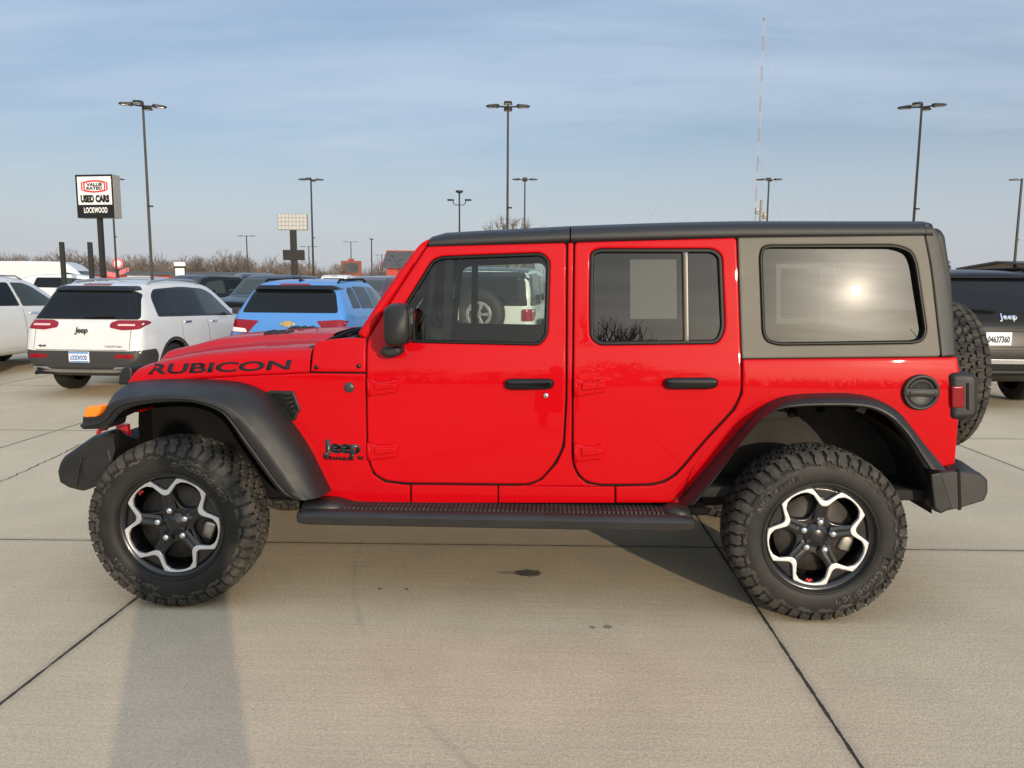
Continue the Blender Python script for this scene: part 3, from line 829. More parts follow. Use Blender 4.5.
tube_bm([(1.9, .2, .44), (2.5, .3, .46), (3.3, -.3, .50), (3.62, -.45, .50)], .035, 10, ex)
tube_bm([(3.28, -.5, .52), (3.30, .5, .52)], .10, 16, ex)
hp('exhaust', ex, 'under')
hp('skid_plate', box_bm(.75, 2.3, -.34, .34, .46, .52, .03), 'under')
hp('engine_bay', box_bm(-.30, .68, -.42, .42, .62, 1.04, .03), 'under')
hp('cabin_floor', box_bm(.66, 3.62, -.74, .74, .545, .60, .01), 'interior')
hp('firewall', box_bm(.66, .72, -.72, .72, .56, 1.22, .01), 'interior')
hp('brush_bar', box_bm(-.58, -.36, -.45, .45, .58, .74, .02), 'under')
# wheel arch liners
for s in (-1, 1):
    for xx, nm, r0, kx in ((0, 'front', .52, 1.0), (3.008, 'rear', .56, 1.0)):
        lb = bmesh.new()
        # inner wall
        O = []
        n = 18
        rings = [[], []]
        for k in range(n+1):
            a = R(-8+196*k/n) if nm == 'front' else R(0+190*k/n)
            px_, pz_ = xx+math.cos(a)*r0*(1.10 if nm == 'front' else 1.05), .50+math.sin(a)*r0*(.95 if nm == 'front' else .93)
            if nm == 'front' and math.cos(a) < -.55: px_ = xx-.55*r0*1.10
            rings[0].append(Vector((px_, s*.46, pz_))); rings[1].append(Vector((px_, s*(.80 if nm == 'rear' or math.cos(a) > -.5 else .60), pz_)))
        loft_bm(rings, False, False, lb)
        try: lb.faces.new([lb.verts.new(p) for p in rings[0]])
        except ValueError: pass
        lo = hp('arch_liner', lb, 'liner' if nm == 'rear' else 'under')
        if nm == 'rear':
            for (du, dv) in ((-.20, .43), (.02, .46), (.16, .49)):
                hp('liner_clip', disc_on(xx+du, dv+.46, .46, [(0, .012), (.012, .011), (.020, .006), (.026, .002), (.028, -.004)], s, 16), 'under', lo)
            rib = bmesh.new()
            tube_bm([(xx-.42, s*.466, .83), (xx-.15, s*.466, .875), (xx+.08, s*.466, .90)], .006, 6, rib)
            tube_bm([(xx-.30, s*.466, .85), (xx-.25, s*.466, .95), (xx-.16, s*.466, 1.0), (xx+.05, s*.466, 1.01)], .006, 6, rib)
            hp('liner_rib', rib, 'liner', lo)
    # side step
    ST_T = [(0.587,0.535),(0.86,0.533),(2.312,0.541),(2.472,0.563)]
    st = bmesh.new()
    xL, xR = [(0.595,0.481)][0][0], [(2.459,0.51)][0][0]
    zt_, zb_ = .505, .425
    prof = [(.66, zt_-.005), (.74, zt_+.0), (.90, zt_-.004), (.925, zt_-.014), (.935, zt_-.03), (.928, zb_+.015), (.90, zb_), (.66, zb_+.01)]
    rings = []
    for x, k in ((xL, .75), (xL+.012, .93), (xL+.05, 1), (xR-.05, 1), (xR-.012, .93), (xR, .75)):
        zc_ = (zt_+zb_)/2
        rings.append([Vector((x, s*(.66+(y-.66)*(.9+.1*k)), zc_+(z-zc_)*k)) for y, z in prof])
    loft_bm(rings, True, True, st)
    sp = hp('side_step', st, 'trim', auto=40)
    # raised end shoulders and ribbed tread
    for xa, xb, d in ((xL+.015, xL+.30, 1), (xR-.17, xR-.015, -1)):
        e1, e2 = (xa, xb) if d > 0 else (xb, xa)
        sh = loft_bm([[Vector((e1, s*.70, zt_-.01)), Vector((e1, s*.70, zt_+.032)), Vector((e1, s*.86, zt_+.022)), Vector((e1, s*.915, zt_-.015))],
                      [Vector((e1+(e2-e1)*.55, s*.70, zt_-.01)), Vector((e1+(e2-e1)*.55, s*.70, zt_+.030)), Vector((e1+(e2-e1)*.5, s*.84, zt_+.020)), Vector((e1+(e2-e1)*.5, s*.905, zt_-.012))],
                      [Vector((e2, s*.70, zt_-.01)), Vector((e2, s*.70, zt_+.004)), Vector((e2-(e2-e1)*.2, s*.80, zt_+.002)), Vector((e2-(e2-e1)*.2, s*.89, zt_-.012))]])
        hp('step_end', sh, 'trim', sp)
    td = bmesh.new()
    nr = 74
    for k in range(nr):
        x = xL+.20+(xR-xL-.34)*k/(nr-1)
        box_bm(x-.006, x+.006, min(s*.755, s*.890), max(s*.755, s*.890), zt_-.006, zt_+.005, .002, 1, td)
    for yy in (.775, .82, .865):
        box_bm(xL+.19, xR-.13, min(s*(yy-.004), s*(yy+.004)), max(s*(yy-.004), s*(yy+.004)), zt_-.006, zt_+.003, 0, 1, td)
    hp('step_tread', td, 'steptread', sp, smooth=False)
    for xx in (xL+.02, xR-.06, 1.5): hp('step_bracket', box_bm(xx-.02, xx+.06, min(s*.4, s*.75), max(s*.4, s*.75), .46, .53, .01, 1), 'under', sp)
    hp('step_bracket', box_bm(xR+.0, xR+.10, min(s*.5, s*.76), max(s*.5, s*.76), .46, .50, .01, 1), 'under', sp)
    # door mirror
    MZ = [(1.034,1.448),(1.055,1.472),(1.095,1.479),(1.141,1.475),(1.154,1.453),(1.154,1.331),(1.143,1.297),(1.107,1.286),(1.052,1.287),(1.036,1.308)]
    mz_ = fillet(MZ, .02, 4)
    cx_ = sum(p[0] for p in mz_)/len(mz_); cz = sum(p[1] for p in mz_)/len(mz_)
    rg = []
    for y, k, dx in ((.845, .80, .01), (.85, .93, .004), (.87, .99, 0), (.93, 1.02, 0), (.99, .99, .002), (1.03, .92, .006), (1.045, .80, .012)):
        rg.append([Vector((cx_+(p[0]-cx_)*k+dx, s*y, cz+(p[1]-cz)*k)) for p in mz_])
    mh = hp('door_mirror', loft_bm(rg), 'plastic')
    xg = max(p[0] for p in mz_)
    hp('mirror_glass', box_bm(xg-.004, xg+.004, min(s*.865, s*1.025), max(s*.865, s*1.025), cz-.075, cz+.075, .003), 'carglass', mh)
    MS = [(0.992,1.248),(1.004,1.271),(1.03,1.283),(1.077,1.281),(1.096,1.263),(1.091,1.239),(1.062,1.226),(1.015,1.227)]
    hp('mirror_arm', panel_bm(fillet(MS, .015), flat_y(.88, s), thick=.11, e=.015, grid=0), 'plastic', mh)
    # seats
for yy in (-.37, .37):
    se = bmesh.new()
    box_bm(1.38, 1.86, yy-.24, yy+.24, .80, .96, .05, 3, se)
    b = box_bm(-.06, .06, -.23, .23, 0, .60, .05, 3); join(se, b, Matrix.Translation((1.86, yy, .90)) @ Matrix.Rotation(R(16), 4, 'Y'))
    b = box_bm(-.045, .045, -.13, .13, 0, .19, .04, 3); join(se, b, Matrix.Translation((2.06, yy, 1.50)) @ Matrix.Rotation(R(10), 4, 'Y'))
    hp('seat', se, 'cloth')
se = bmesh.new()
box_bm(2.45, 2.85, -.43, .43, .80, .95, .05, 3, se); b = box_bm(-.06, .06, -.43, .43, 0, .55, .05, 3); join(se, b, Matrix.Translation((2.86, 0, .90)) @ Matrix.Rotation(R(14), 4, 'Y'))
hp('rear_seat', se, 'cloth')
hp('dashboard', box_bm(.78, 1.05, -.70, .70, .95, 1.22, .05, 3), 'interior')
sw = bmesh.new()
bmesh.ops.create_circle(sw, segments=28, radius=.185)
rim_pts = [Vector((.185*math.cos(2*math.pi*k/28), .185*math.sin(2*math.pi*k/28), 0)) for k in range(29)]
sw.clear(); tube_bm(rim_pts, .016, 8, sw, False)
for a in (0, 120, 240): tube_bm([(0, 0, -.02), (.18*math.cos(R(a)), .18*math.sin(R(a)), 0)], .015, 6, sw)
tube_bm([(0, 0, 0), (0, 0, -.25)], .03, 8, sw)
bmesh.ops.transform(sw, matrix=Matrix.Translation((1.18, -.37, 1.13)) @ Matrix.Rotation(R(66), 4, 'Y'), verts=sw.verts)
hp('steering_wheel', sw, 'interior')
rbar = bmesh.new()
for s in (-1, 1): tube_bm([(1.98, s*.66, .62), (1.98, s*.66, 1.60), (2.02, s*.63, 1.74), (3.4, s*.62, 1.74)], .03, 10, rbar)
tube_bm([(1.99, -.63, 1.74), (1.99, .63, 1.74)], .03, 10, rbar)
hp('roll_bar', rbar, 'interior')
for s in (-1, 1):   # grab post and seat belt just behind the windscreen pillar on each side
    tube = bmesh.new(); tube_bm([(1.225, s*.60, 1.78), (1.16, s*.62, 1.20)], .018, 8, tube)
    hp('roll_bar_post', tube, 'black')

# ------------------------------------------------------------------ wheels
def make_wheel(o_par, spin, s, cal=0.):
    """axle along Y, the outer face towards -Y in its own space; returns the rim mesh, the rest are its children"""
    TW = .0
    lip = lathe_bm([(.150, -.09), (.196, -.10), (.204, .02), (.207, .085), (.216, .100), (.226, .103), (.229, .098), (.226, .092), (.212, .085)], 64)
    def wf(u, v, o): return Vector((u, .086+o, v))
    lobes = [72*k for k in range(5)]
    holes = []
    for L in lobes:
        pts = []
        for a, r in ((-7, .082), (-19, .10), (-27, .128), (-29, .160), (-23.5, .190), (-12, .198), (0, .200), (12, .198), (23.5, .190), (29, .160), (27, .128), (19, .10), (7, .082)):
            pts.append((r*math.cos(R(L+a)), r*math.sin(R(L+a))))
        holes.append(fillet(pts, .012, 3))
    notch_h = []
    circle = [(.206*math.cos(R(a)), .206*math.sin(R(a))) for a in range(0, 360, 5)]
    def dish(u, v, o):
        r = math.hypot(u, v)
        return Vector((u, .066+.016*min(1, max(0, (r-.05)/.12))+o, v))
    fc_ = panel_bm(circle, dish, holes, thick=.045, e=.006, grid=.02, step=.02)
    join(lip, fc_)
    wheel = obj('wheel', lip, 'rim', o_par); autosmooth(wheel, 45); wheel.scale = (1.12, 1, 1.12)
    # back of the barrel: dark, with slim inner spokes
    bb = lathe_bm([(0, .015), (.05, .02), (.20, -.02)], 40); obj('wheel_back', bb, 'under', wheel)
    # machined star outline
    pts, inn = [], []
    for L in lobes:
        for a, r in ((-19.5, .2085), (-13, .2095), (-6, .2095), (0, .2095), (6, .2095), (13, .2095), (19.5, .2085), (31, .1600), (34, .1555), (38, .1555), (41, .1600)):
            pts.append((r*math.cos(R(L+a)), r*math.sin(R(L+a))))
        for a, r in ((-20, .1810), (-13, .1965), (-6, .2015), (0, .2020), (6, .2015), (13, .1965), (20, .1810), (28.5, .1400), (32.5, .1330), (39.5, .1330), (43.5, .1400)):
            inn.append((r*math.cos(R(L+a)), r*math.sin(R(L+a))))
    st_ = panel_bm(fillet(pts, .004, 3), wf, [fillet(inn, .006, 3)], thick=.016, e=.0022, grid=0, off=.016, step=.02)
    so = obj('wheel_trim', st_, 'machined', wheel); autosmooth(so, 50)
    # sloping black walls from the star edge down to the face; spoke ridges
    rd = bmesh.new()
    for L in lobes:
        a = R(L+36)
        c, s_ = math.cos(a), math.sin(a)
        for sg in (-1, 1):
            q = [(.055, sg*.014, .084), (.138, sg*.012, .098), (.138, sg*.024, .092), (.060, sg*.026, .080)]
            vv = [rd.verts.new((r*c-t*s_, o, r*s_+t*c)) for r, t, o in q]; rd.faces.new(vv)
            q2 = [(.055, sg*.014, .084), (.138, sg*.012, .098), (.138, 0, .092), (.055, 0, .080)]
            vv = [rd.verts.new((r*c-t*s_, o, r*s_+t*c)) for r, t, o in q2]; rd.faces.new(vv)
    obj('spoke_ridge', rd, 'rim', wheel, smooth=False)
    hc = lathe_bm([(0, .092), (.024, .091), (.030, .088), (.034, .080), (.044, .078), (.052, .070)], 28); obj('hub_cap', hc, 'rim', wheel)
    for L in lobes:
        a = R(L+36)
        ln = lathe_bm([(0, .106), (.009, .105), (.013, .100), (.0145, .094), (.0145, .074)], 14)
        bmesh.ops.transform(ln, matrix=Matrix.Translation((.0635*math.cos(a), 0, .0635*math.sin(a))), verts=ln.verts)
        obj('lug_nut', ln, 'chrome', wheel)
    bd = lathe_bm([(.06, .034), (.165, .034), (.168, .024), (.06, .024)], 48); obj('brake_disc', bd, 'disc', wheel)
    cp_ = box_bm(.112, .168, .0, .050, -.055, .030, .014, 2); bmesh.ops.rotate(cp_, cent=(0, 0, 0), matrix=Matrix.Rotation(-R(cal), 3, 'Y'), verts=cp_.verts); obj('brake_caliper', cp_, 'steel', wheel)
    # tiny red vehicle silhouette in one lobe
    la = R(spin)
    def jf(u, v, o):
        r = .187+v; a = la+u/.187
        return Vector((r*math.cos(a), .0865+o, r*math.sin(a)))
    jm = bmesh.new()
    for sh_ in ([(-.013, .002), (.013, .002), (.013, .007), (.004, .008), (.001, .0125), (-.005, .0125), (-.006, .008), (-.013, .0075)],
                [(-.010, -.002), (-.004, -.002), (-.004, .003), (-.010, .003)], [(.004, -.002), (.010, -.002), (.010, .003), (.004, .003)]):
        panel_bm(sh_[::-1], jf, thick=.001, e=0, grid=0, bm=jm)
    obj('emblem', jm, 'signredglow', wheel, smooth=False)
    return wheel

PROF = [(0., .4010), (.05, .4005), (.085, .3985), (.102, .3950), (.114, .3870), (.122, .3760), (.129, .3600), (.135, .3400), (.1375, .3150), (.1365, .2900), (.1325, .2740), (.126, .2620), (.116, .2560), (.104, .2520)]
PS = [0.]
for a, b in zip(PROF, PROF[1:]): PS.append(PS[-1]+math.hypot(b[0]-a[0], b[1]-a[1]))
def tyre_pt(a, s, off):
    """a: angle, s: signed arc length across the tyre from its middle, off: height above the carcass"""
    t = abs(s)
    o = lerp_tab(t, PS, [p[0] for p in PROF]); r = lerp_tab(t, PS, [p[1] for p in PROF])
    d = .006
    o2 = lerp_tab(t+d, PS, [p[0] for p in PROF]); r2 = lerp_tab(t+d, PS, [p[1] for p in PROF])
    o1 = lerp_tab(max(0, t-d), PS, [p[0] for p in PROF]); r1 = lerp_tab(max(0, t-d), PS, [p[1] for p in PROF])
    tx, tr = o2-o1, r2-r1
    l = math.hypot(tx, tr) or 1
    no, nr = -tr/l, tx/l
    sg = 1 if s >= 0 else -1
    rr = r+nr*off; oo = (o+no*off)*sg
    return Vector((rr*math.cos(a), oo, rr*math.sin(a)))
def tyre_meshes():
    n = 96
    bm = bmesh.new()
    prof = [(-PS[i]) for i in range(len(PS)-1, 0, -1)]+PS
    vr = [[bm.verts.new(tyre_pt(2*math.pi*k/n, s, 0)) for s in prof] for k in range(n)]
    for k in range(n):
        a, b = vr[k], vr[(k+1) % n]
        for i in range(len(prof)-1): bm.faces.new([a[i], a[i+1], b[i+1], b[i]])
    # mould ring on the side wall
    for r, o in ((.262, .1315), (.352, .1335)):
        for sg in (-1, 1):
            ring = []
            for k in range(n):
                a = 2*math.pi*k/n
                ring.append([Vector(((r+dr)*math.cos(a), sg*(o+do), (r+dr)*math.sin(a))) for dr, do in ((-.004, -.001), (-.001, .0025), (.002, .002), (.005, -.002))])
            ring.append(ring[0]); loft_bm(ring, False, False, bm)
    side_ = bm
    tr = bmesh.new()
    rnd = random.Random(3)
    NP = 45
    pit = 2*math.pi/NP
    def block(poly, h, sub=True):
        top = [tyre_pt(a, s, h) for a, s in poly]
        ca = sum(p[0] for p in poly)/len(poly); cs = sum(p[1] for p in poly)/len(poly)
        low = [tyre_pt(ca+(a-ca)*1.05, cs+(s-cs)*1.05, -.002) for a, s in poly]
        mid = [tyre_pt(a, s, h-.002) for a, s in poly]
        top = [tyre_pt(ca+(a-ca)*.95, cs+(s-cs)*.95, h) for a, s in poly]
        vt, vm_, vl = [[tr.verts.new(p) for p in q] for q in (top, mid, low)]
        k = len(poly)
        for i in range(k):
            j = (i+1) % k
            tr.faces.new([vl[i], vl[j], vm_[j], vm_[i]]); tr.faces.new([vm_[i], vm_[j], vt[j], vt[i]])
        c = tr.verts.new(tyre_pt(ca, cs, h))
        for i in range(k): tr.faces.new([vt[i], vt[(i+1) % k], c])
    H = .0135
    for k in range(NP):
        a0 = k*pit
        jit = rnd.uniform(-.002, .002)
        # interlocking hooked blocks, middle rows
        for sg in (-1, 1):
            for row, (sc, ph, wd) in enumerate(((.021, 0., .036), (.060, .5, .038))):
                aa = a0+pit*(ph+(.25 if sg > 0 else 0))+jit
                hk = [(-.40, -.5), (.10, -.5), (.14, -.12), (.42, -.05), (.42, .5), (-.08, .5), (-.12, .10), (-.40, .02)]
                if row: hk = [(-.38, -.5), (.05, -.42), (.20, -.5), (.40, -.2), (.36, .5), (.0, .40), (-.14, .5), (-.42, .15)]
                block([(aa+sg*u*pit*.93, sg*(sc+v*wd)) for u, v in hk], H)
            # shoulder lugs wrap on to the side wall, long and short by turns
            aa = a0+pit*(.1 if sg > 0 else .6)+jit
            lg = .164 if k % 2 else .150
            bl = [(-.36, .086), (.10, .084), (.36, .090), (.40, .105), (.33, .118), (.42, .132), (.30, lg-.006), (.12, lg), (-.10, lg-.010), (-.28, lg-.002), (-.40, .134), (-.30, .118), (-.42, .102)]
            mid_ = [(u, s_) for u, s_ in bl]
            block([(aa+u*pit, sg*s_) for u, s_ in mid_], H*.86)
            if k % 2 == 0:
                # scallop low on the side wall
                block([(aa+u*pit, sg*s_) for u, s_ in ((-.4, .160), (.1, .157), (.5, .165), (.95, .160), (.9, .171), (.5, .178), (.1, .170), (-.3, .175))], .0035)
    return side_, tr
tsb, ttb = tyre_meshes()
proto_t = obj('tyre', tsb, 'rubber'); proto_tt = obj('tread', ttb, 'tread'); autosmooth(proto_tt, 30)
TYRE_ME, TREAD_ME = proto_t.data, proto_tt.data
bpy.data.objects.remove(proto_t); bpy.data.objects.remove(proto_tt)
def arc_text(s, mid_deg, r, h, cw=True, bold=.002, sx=1.25):
    a, b = text_width(s, h/.7, bold, sx)
    w_ = b-a
    def f(u, v, o):
        # read from the outer side: outer face is +Y here, seen with X to the left after the turn
        t = (u-a-w_/2)/r
        ang = R(mid_deg)+t
        rr = r+v if not cw else r-v
        off = tyre_side_o(rr)+o*1.0
        return Vector((rr*math.cos(ang), off, rr*math.sin(ang)))
    return text_bm(s, h/.7, f, bold, sx, 0, .0022)
def tyre_side_o(r):
    rs = [p[1] for p in PROF][::-1]; os_ = [p[0] for p in PROF][::-1]
    return lerp_tab(r, rs, os_)-.0004
def add_wheel(loc, spin, s, parent_name='wheel', extra=None):
    """the star phase `spin` is counted in the picture plane, counter-clockwise seen from outside"""
    wh = make_wheel(hero, loc, s, spin)
    ty = obj('tyre', TYRE_ME, None, wh); td_ = obj('tread', TREAD_ME, None, ty); td_.parent = wh
    for q in (ty, td_): q.scale = (1/1.12, 1, 1/1.12)
    if extra:
        for txt, mid, r, h in extra:
            obj('tyre_lettering', arc_text(txt, mid, r, h, False), 'letter', wh, smooth=False).scale = (1/1.12, 1, 1/1.12)
    return wh
# own space has the outer face at +Y; a near wheel is turned half round Z, so its local angle t shows at 180 - t
def place_near(wh, loc, phase, toe=0.):
    wh.matrix_basis = Matrix.Translation(Vector(loc)+HOFF) @ Matrix.Rotation(math.pi+R(toe), 4, 'Z') @ Matrix.Rotation(R(phase-180), 4, 'Y') @ Matrix.Diagonal((1.12, 1, 1.12, 1))
def place_far(wh, loc, rz=0.):
    wh.matrix_basis = Matrix.Translation(Vector(loc)+HOFF) @ Matrix.Rotation(rz, 4, 'Z') @ Matrix.Diagonal((1.12, 1, 1.12, 1))
WZ = .411
place_near(add_wheel(288, 82, -1, extra=(('All-Terrain', -173, .300, .032), ('BFGoodrich', 7, .300, .036))), (-.018, -.803, WZ), 62, 0.)
place_near(add_wheel(144, 67, -1, extra=(('BFGoodrich', 92, .300, .036), ('All-Terrain', 272, .300, .032))), (3.035, -.803, WZ), 47, 0.)
place_far(add_wheel(0, 0, 1), (0, .803, WZ)); place_far(add_wheel(0, 0, 1), (3.008, .803, WZ))
sw_ = add_wheel(0, 0, 1); sw_.name = 'spare_wheel'
place_far(sw_, (3.925, .0, 1.075), -math.pi/2)
hp('spare_carrier', box_bm(3.72, 3.95, -.12, .12, .95, 1.22, .02), 'under')

# ------------------------------------------------------------------ background vehicles (built nose along +X, then turned)
def vehicle(name, label, cat, loc, rz, L, W, st, zb, zm, paint, arches, rw, group, sub=2, trim=True):
    """st: (x, z of belt, z of top, half width at belt, half width at top) from tail to nose"""
    t = thing(name, label, cat, loc, rz, group)
    rings = []
    for x, zbelt, zt, wb, wr in st:
        zl = zb+(.12 if x < .15 or x > L-.2 else 0)
        zb2 = min(zbelt, zt-.04)
        zmm = min(zm, zb2-.06)
        k = wb
        pr = [(0, zl), (k*.75, zl), (k*.95, zl+.07), (k*1.0, (zl+.12+zmm)/2), (k*1.0, zmm), (k*.985, (zmm+zb2)/2+.02), (k*.955, zb2), (wr+(k*.955-wr)*.35, zb2+(zt-zb2)*.62), (wr, zt-.055 if zt-zb2 > .1 else zt-.012), (wr-.07, zt-.012), (wr-.2, zt), (0, zt+.012)]
        rings.append([Vector((x, -a, b)) for a, b in pr]+[Vector((x, a, b)) for a, b in pr[-2:0:-1]])
    bm = loft_bm(rings, True, True)
    body = obj('body', bm, [paint, 'black'])
    md = body.modifiers.new('s', 'SUBSURF'); md.levels = sub; md.render_levels = sub
    cut = bmesh.new()
    for ax_ in arches:
        for s in (-1, 1):
            tube_bm([(ax_, s*(W/2-.30), rw), (ax_, s*(W/2+.2), rw)], rw*1.14, 28, cut)
    co = obj('cut', cut, ['black'])
    bo = body.modifiers.new('b', 'BOOLEAN'); bo.object = co; bo.operation = 'DIFFERENCE'; bo.solver = 'EXACT'; bo.material_mode = 'TRANSFER'
    dg = bpy.context.evaluated_depsgraph_get()
    me = bpy.data.meshes.new_from_object(body.evaluated_get(dg))
    body.modifiers.clear(); old = body.data; body.data = me; bpy.data.meshes.remove(old)
    bpy.data.objects.remove(co)
    for p in me.polygons: p.use_smooth = True
    body.parent = t
    autosmooth(body, 40)
    bvh = BVHTree.FromPolygons([v.co.copy() for v in me.vertices], [list(p.vertices) for p in me.polygons])
    def proj(o, d):
        h = bvh.ray_cast(o, d)
        return h
    def fs(s):
        def f(x, z, o):
            h = proj(Vector((x, s*3, z)), Vector((0, -s, 0)))
            if h[0] is None or abs(h[0].y) < .3: return Vector((x, s*(W/2*.8+o), z))
            return h[0]+Vector((0, s*o, 0))
        return f
    def fr(y, z, o):
        h = proj(Vector((-3, y, z)), Vector((1, 0, 0)))
        return (h[0] if h[0] is not None else Vector((0.3, y, z)))+Vector((-o, 0, 0))
    def ff(y, z, o):
        h = proj(Vector((L+3, y, z)), Vector((-1, 0, 0)))
        return (h[0] if h[0] is not None else Vector((L-.3, y, z)))+Vector((o, 0, 0))
    def ft(x, y, o):
        h = proj(Vector((x, y, 5)), Vector((0, 0, -1)))
        return (h[0] if h[0] is not None else Vector((x, y, 1)))+Vector((0, 0, o))
    t_ = dict(t=t, body=body, fs=fs, fr=fr, ff=ff, ft=ft, L=L, W=W)
    # wheels
    wm = lathe_bm([(rw*.62, -.10), (rw*.9, -.11), (rw*.985, -.08), (rw, -.04), (rw, .04), (rw*.985, .085), (rw*.9, .11), (rw*.64, .10)], 32)
    rm = lathe_bm([(0, .075), (rw*.15, .08), (rw*.22, .06), (rw*.50, .065), (rw*.60, .09), (rw*.65, .102), (rw*.66, .09)], 32)
    sp = bmesh.new()
    for k in range(5):
        b = box_bm(rw*.12, rw*.60, .066, .092, -.028, .028, .008, 1)
        join(sp, b, Matrix.Rotation(R(72*k), 4, 'Y'))
    w0 = obj('wheel', wm, 'rubber', t); r0 = obj('rim', rm, 'steel', w0); obj('spoke', sp, 'silver', w0)
    first = True
    for ax_ in arches:
        for s in (-1, 1):
            ww = w0 if first else dup(w0, t)
            first = False
            ww.location = (ax_, s*(W/2-.125), rw); ww.rotation_euler = (0, 0, 0 if s > 0 else math.pi)
    return t_

def part(v, name, where, outline, m, r=.03, off=.005, thick=.01, e=.004, holes=(), grid=.035, parent=None, both=False):
    res = None
    for s in ((-1, 1) if both else (1,)):
        if where == 'side': f = v['fs'](s)
        elif where == 'near': f = v['fs'](-1)
        elif where == 'far': f = v['fs'](1)
        else: f = v[{'rear': 'fr', 'front': 'ff', 'top': 'ft'}[where]]
        o_ = outline
        if both and where in ('rear', 'front'): o_ = [(s*a, b) for a, b in outline]
        if both and where == 'top': o_ = [(a, s*b) for a, b in outline]
        res = obj(name, panel_bm(fillet(o_, r, 4), f, holes, thick=thick, e=e, off=off, grid=grid, step=.06), m, parent or v['t'])
    return res

def mirrors(v, x, z, y, m, big=.72):
    for s in (-1, 1):
        b = box_bm(x-.07*big, x+.06*big, min(s*y, s*(y+.22*big)), max(s*y, s*(y+.22*big)), z, z+.16*big, .045*big, 3)
        o = obj('door_mirror', b, m, v['t'])

def plate(v, y, z, w, h, txt, bg_m, ink, where='rear', off=.02, txth=None, top=None):
    f0 = v['fr'](y, z, 0)
    x = f0.x-off
    po = obj('licence_plate', box_bm(x-.006, x+.03, y-w/2, y+w/2, z-h/2, z+h/2, .004, 1), bg_m, v['t'], False)
    th = txth or h*.42
    # seen from behind: -Y is to the right
    obj('plate_lettering', fit_text(txt, -w*.42, w*.42, th, lambda u, q, o: Vector((x-.0065-o, y-u, z-th/2-h*.04+q)), bold=.004, thick=.001), ink, po, False)
    if top: 
        obj('plate_band', box_bm(x-.0075, x, y-w*.48, y+w*.48, z+h*.33, z+h*.47, 0, 1), top, po, False)
        obj('plate_band', box_bm(x-.0075, x, y-w*.48, y+w*.48, z-h*.47, z-h*.36, 0, 1), top, po, False)
    return po

def emblem_text(v, txt, y, z, w, h, m, bold=.004, off=.006):
    x = v['fr'](y, z, 0).x
    return obj('emblem', fit_text(txt, -w/2, w/2, h, lambda u, q, o: Vector((v['fr'](y-u, z+q, 0).x-off-o, y-u, z+q)), bold=bold, thick=.006), m, v['t'], False)

def gpos(px, D):     # a spot on the lot at depth D, on the bearing of column px
    a = (px-512)/780.0*.9916
    c, s = math.cos(.03865), math.sin(.03865)
    return (1.7463+D*(a*c-s), -4.4534+D*(a*s+c), 0)

HX = math.pi/2     # nose away from the hero (+Y)
ROW = 'vehicles parked in the row behind'

# --- white SUV with red lamps, rear towards us
CL, CW = 4.62, 1.86
st = [(0.0, .58, .66, .62, .58), (.02, .62, .74, .84, .74), (.10, .95, 1.04, .90, .80), (.16, 1.06, 1.10, .915, .80), (.30, 1.10, 1.36, .92, .72), (.42, 1.11, 1.60, .925, .64), (.50, 1.11, 1.645, .925, .63), (1.0, 1.10, 1.69, .93, .645), (1.7, 1.07, 1.70, .93, .655), (2.4, 1.04, 1.665, .93, .655), (2.75, 1.02, 1.58, .93, .645), (3.35, 1.0, 1.19, .925, .70), (3.55, .98, 1.08, .92, .72), (4.1, .93, 1.0, .88, .68), (4.5, .80, .86, .72, .50), (4.62, .66, .72, .5, .4)]
cher = vehicle('suv', 'white SUV with thin red tail lamps and black lower bumper, rear towards the red vehicle', 'car', gpos(75, 10.3), HX-.03, CL, CW, st, .30, .72, 'white', (.93, 3.63), .37, ROW)
v = cher
part(v, 'rear_window', 'rear', [(-.82, 1.135), (.82, 1.135), (.67, 1.54), (-.67, 1.54)], 'carglass', [.05, .05, .08, .08], off=.014)
sp = part(v, 'spoiler', 'rear', [(-.66, 1.545), (.66, 1.545), (.60, 1.615), (-.60, 1.615)], 'gloss', .03, off=.05, thick=.06)
part(v, 'brake_light', 'rear', [(-.22, 1.625), (.22, 1.625), (.21, 1.65), (-.21, 1.65)], 'redlens', .01, off=.02)
obj('wiper', tube_bm([v['fr'](.02, 1.15, .02), v['fr'](-.25, 1.17, .03), v['fr'](-.42, 1.175, .03)], .012, 6), 'black', v['t'])
for s in (-1, 1):
    part(v, 'tail_light', 'rear', [(s*.40, 1.02), (s*.40, 1.09), (s*.50, 1.125), (s*.86, 1.125), (s*.885, 1.06), (s*.86, 1.0), (s*.60, .985)][::s], 'redlens', .03, off=.012, thick=.03)
    part(v, 'lens', 'rear', [(s*.52, 1.045), (s*.78, 1.045), (s*.78, 1.072), (s*.52, 1.072)][::s], 'pinklens', .008, off=.016)
    part(v, 'reflector', 'rear', [(s*.52, .585), (s*.80, .585), (s*.80, .645), (s*.52, .645)][::s], 'redlens', .015, off=.014)
part(v, 'bumper', 'rear', [(-.82, .33), (.82, .33), (.87, .50), (.86, .69), (-.86, .69), (-.87, .50)], 'cartrim', [.05, .05, .05, .06, .06, .05], off=.006, thick=.02)
part(v, 'sill_trim', 'side', [(1.40, .33), (3.15, .33), (3.15, .45), (1.40, .45)], 'cartrim', .02, both=True)
for s in (-1, 1):
    for ax_ in (.93, 3.63):
        ring = [(ax_+.47*math.cos(R(a)), .37+.47*math.sin(R(a))) for a in range(-5, 186, 12)]+[(ax_+.425*math.cos(R(a)), .37+.425*math.sin(R(a))) for a in range(185, -6, -12)]
        obj('arch_trim', panel_bm(ring, v['fs'](s), thick=.02, e=.003, off=.008, grid=0), 'cartrim', v['t'])
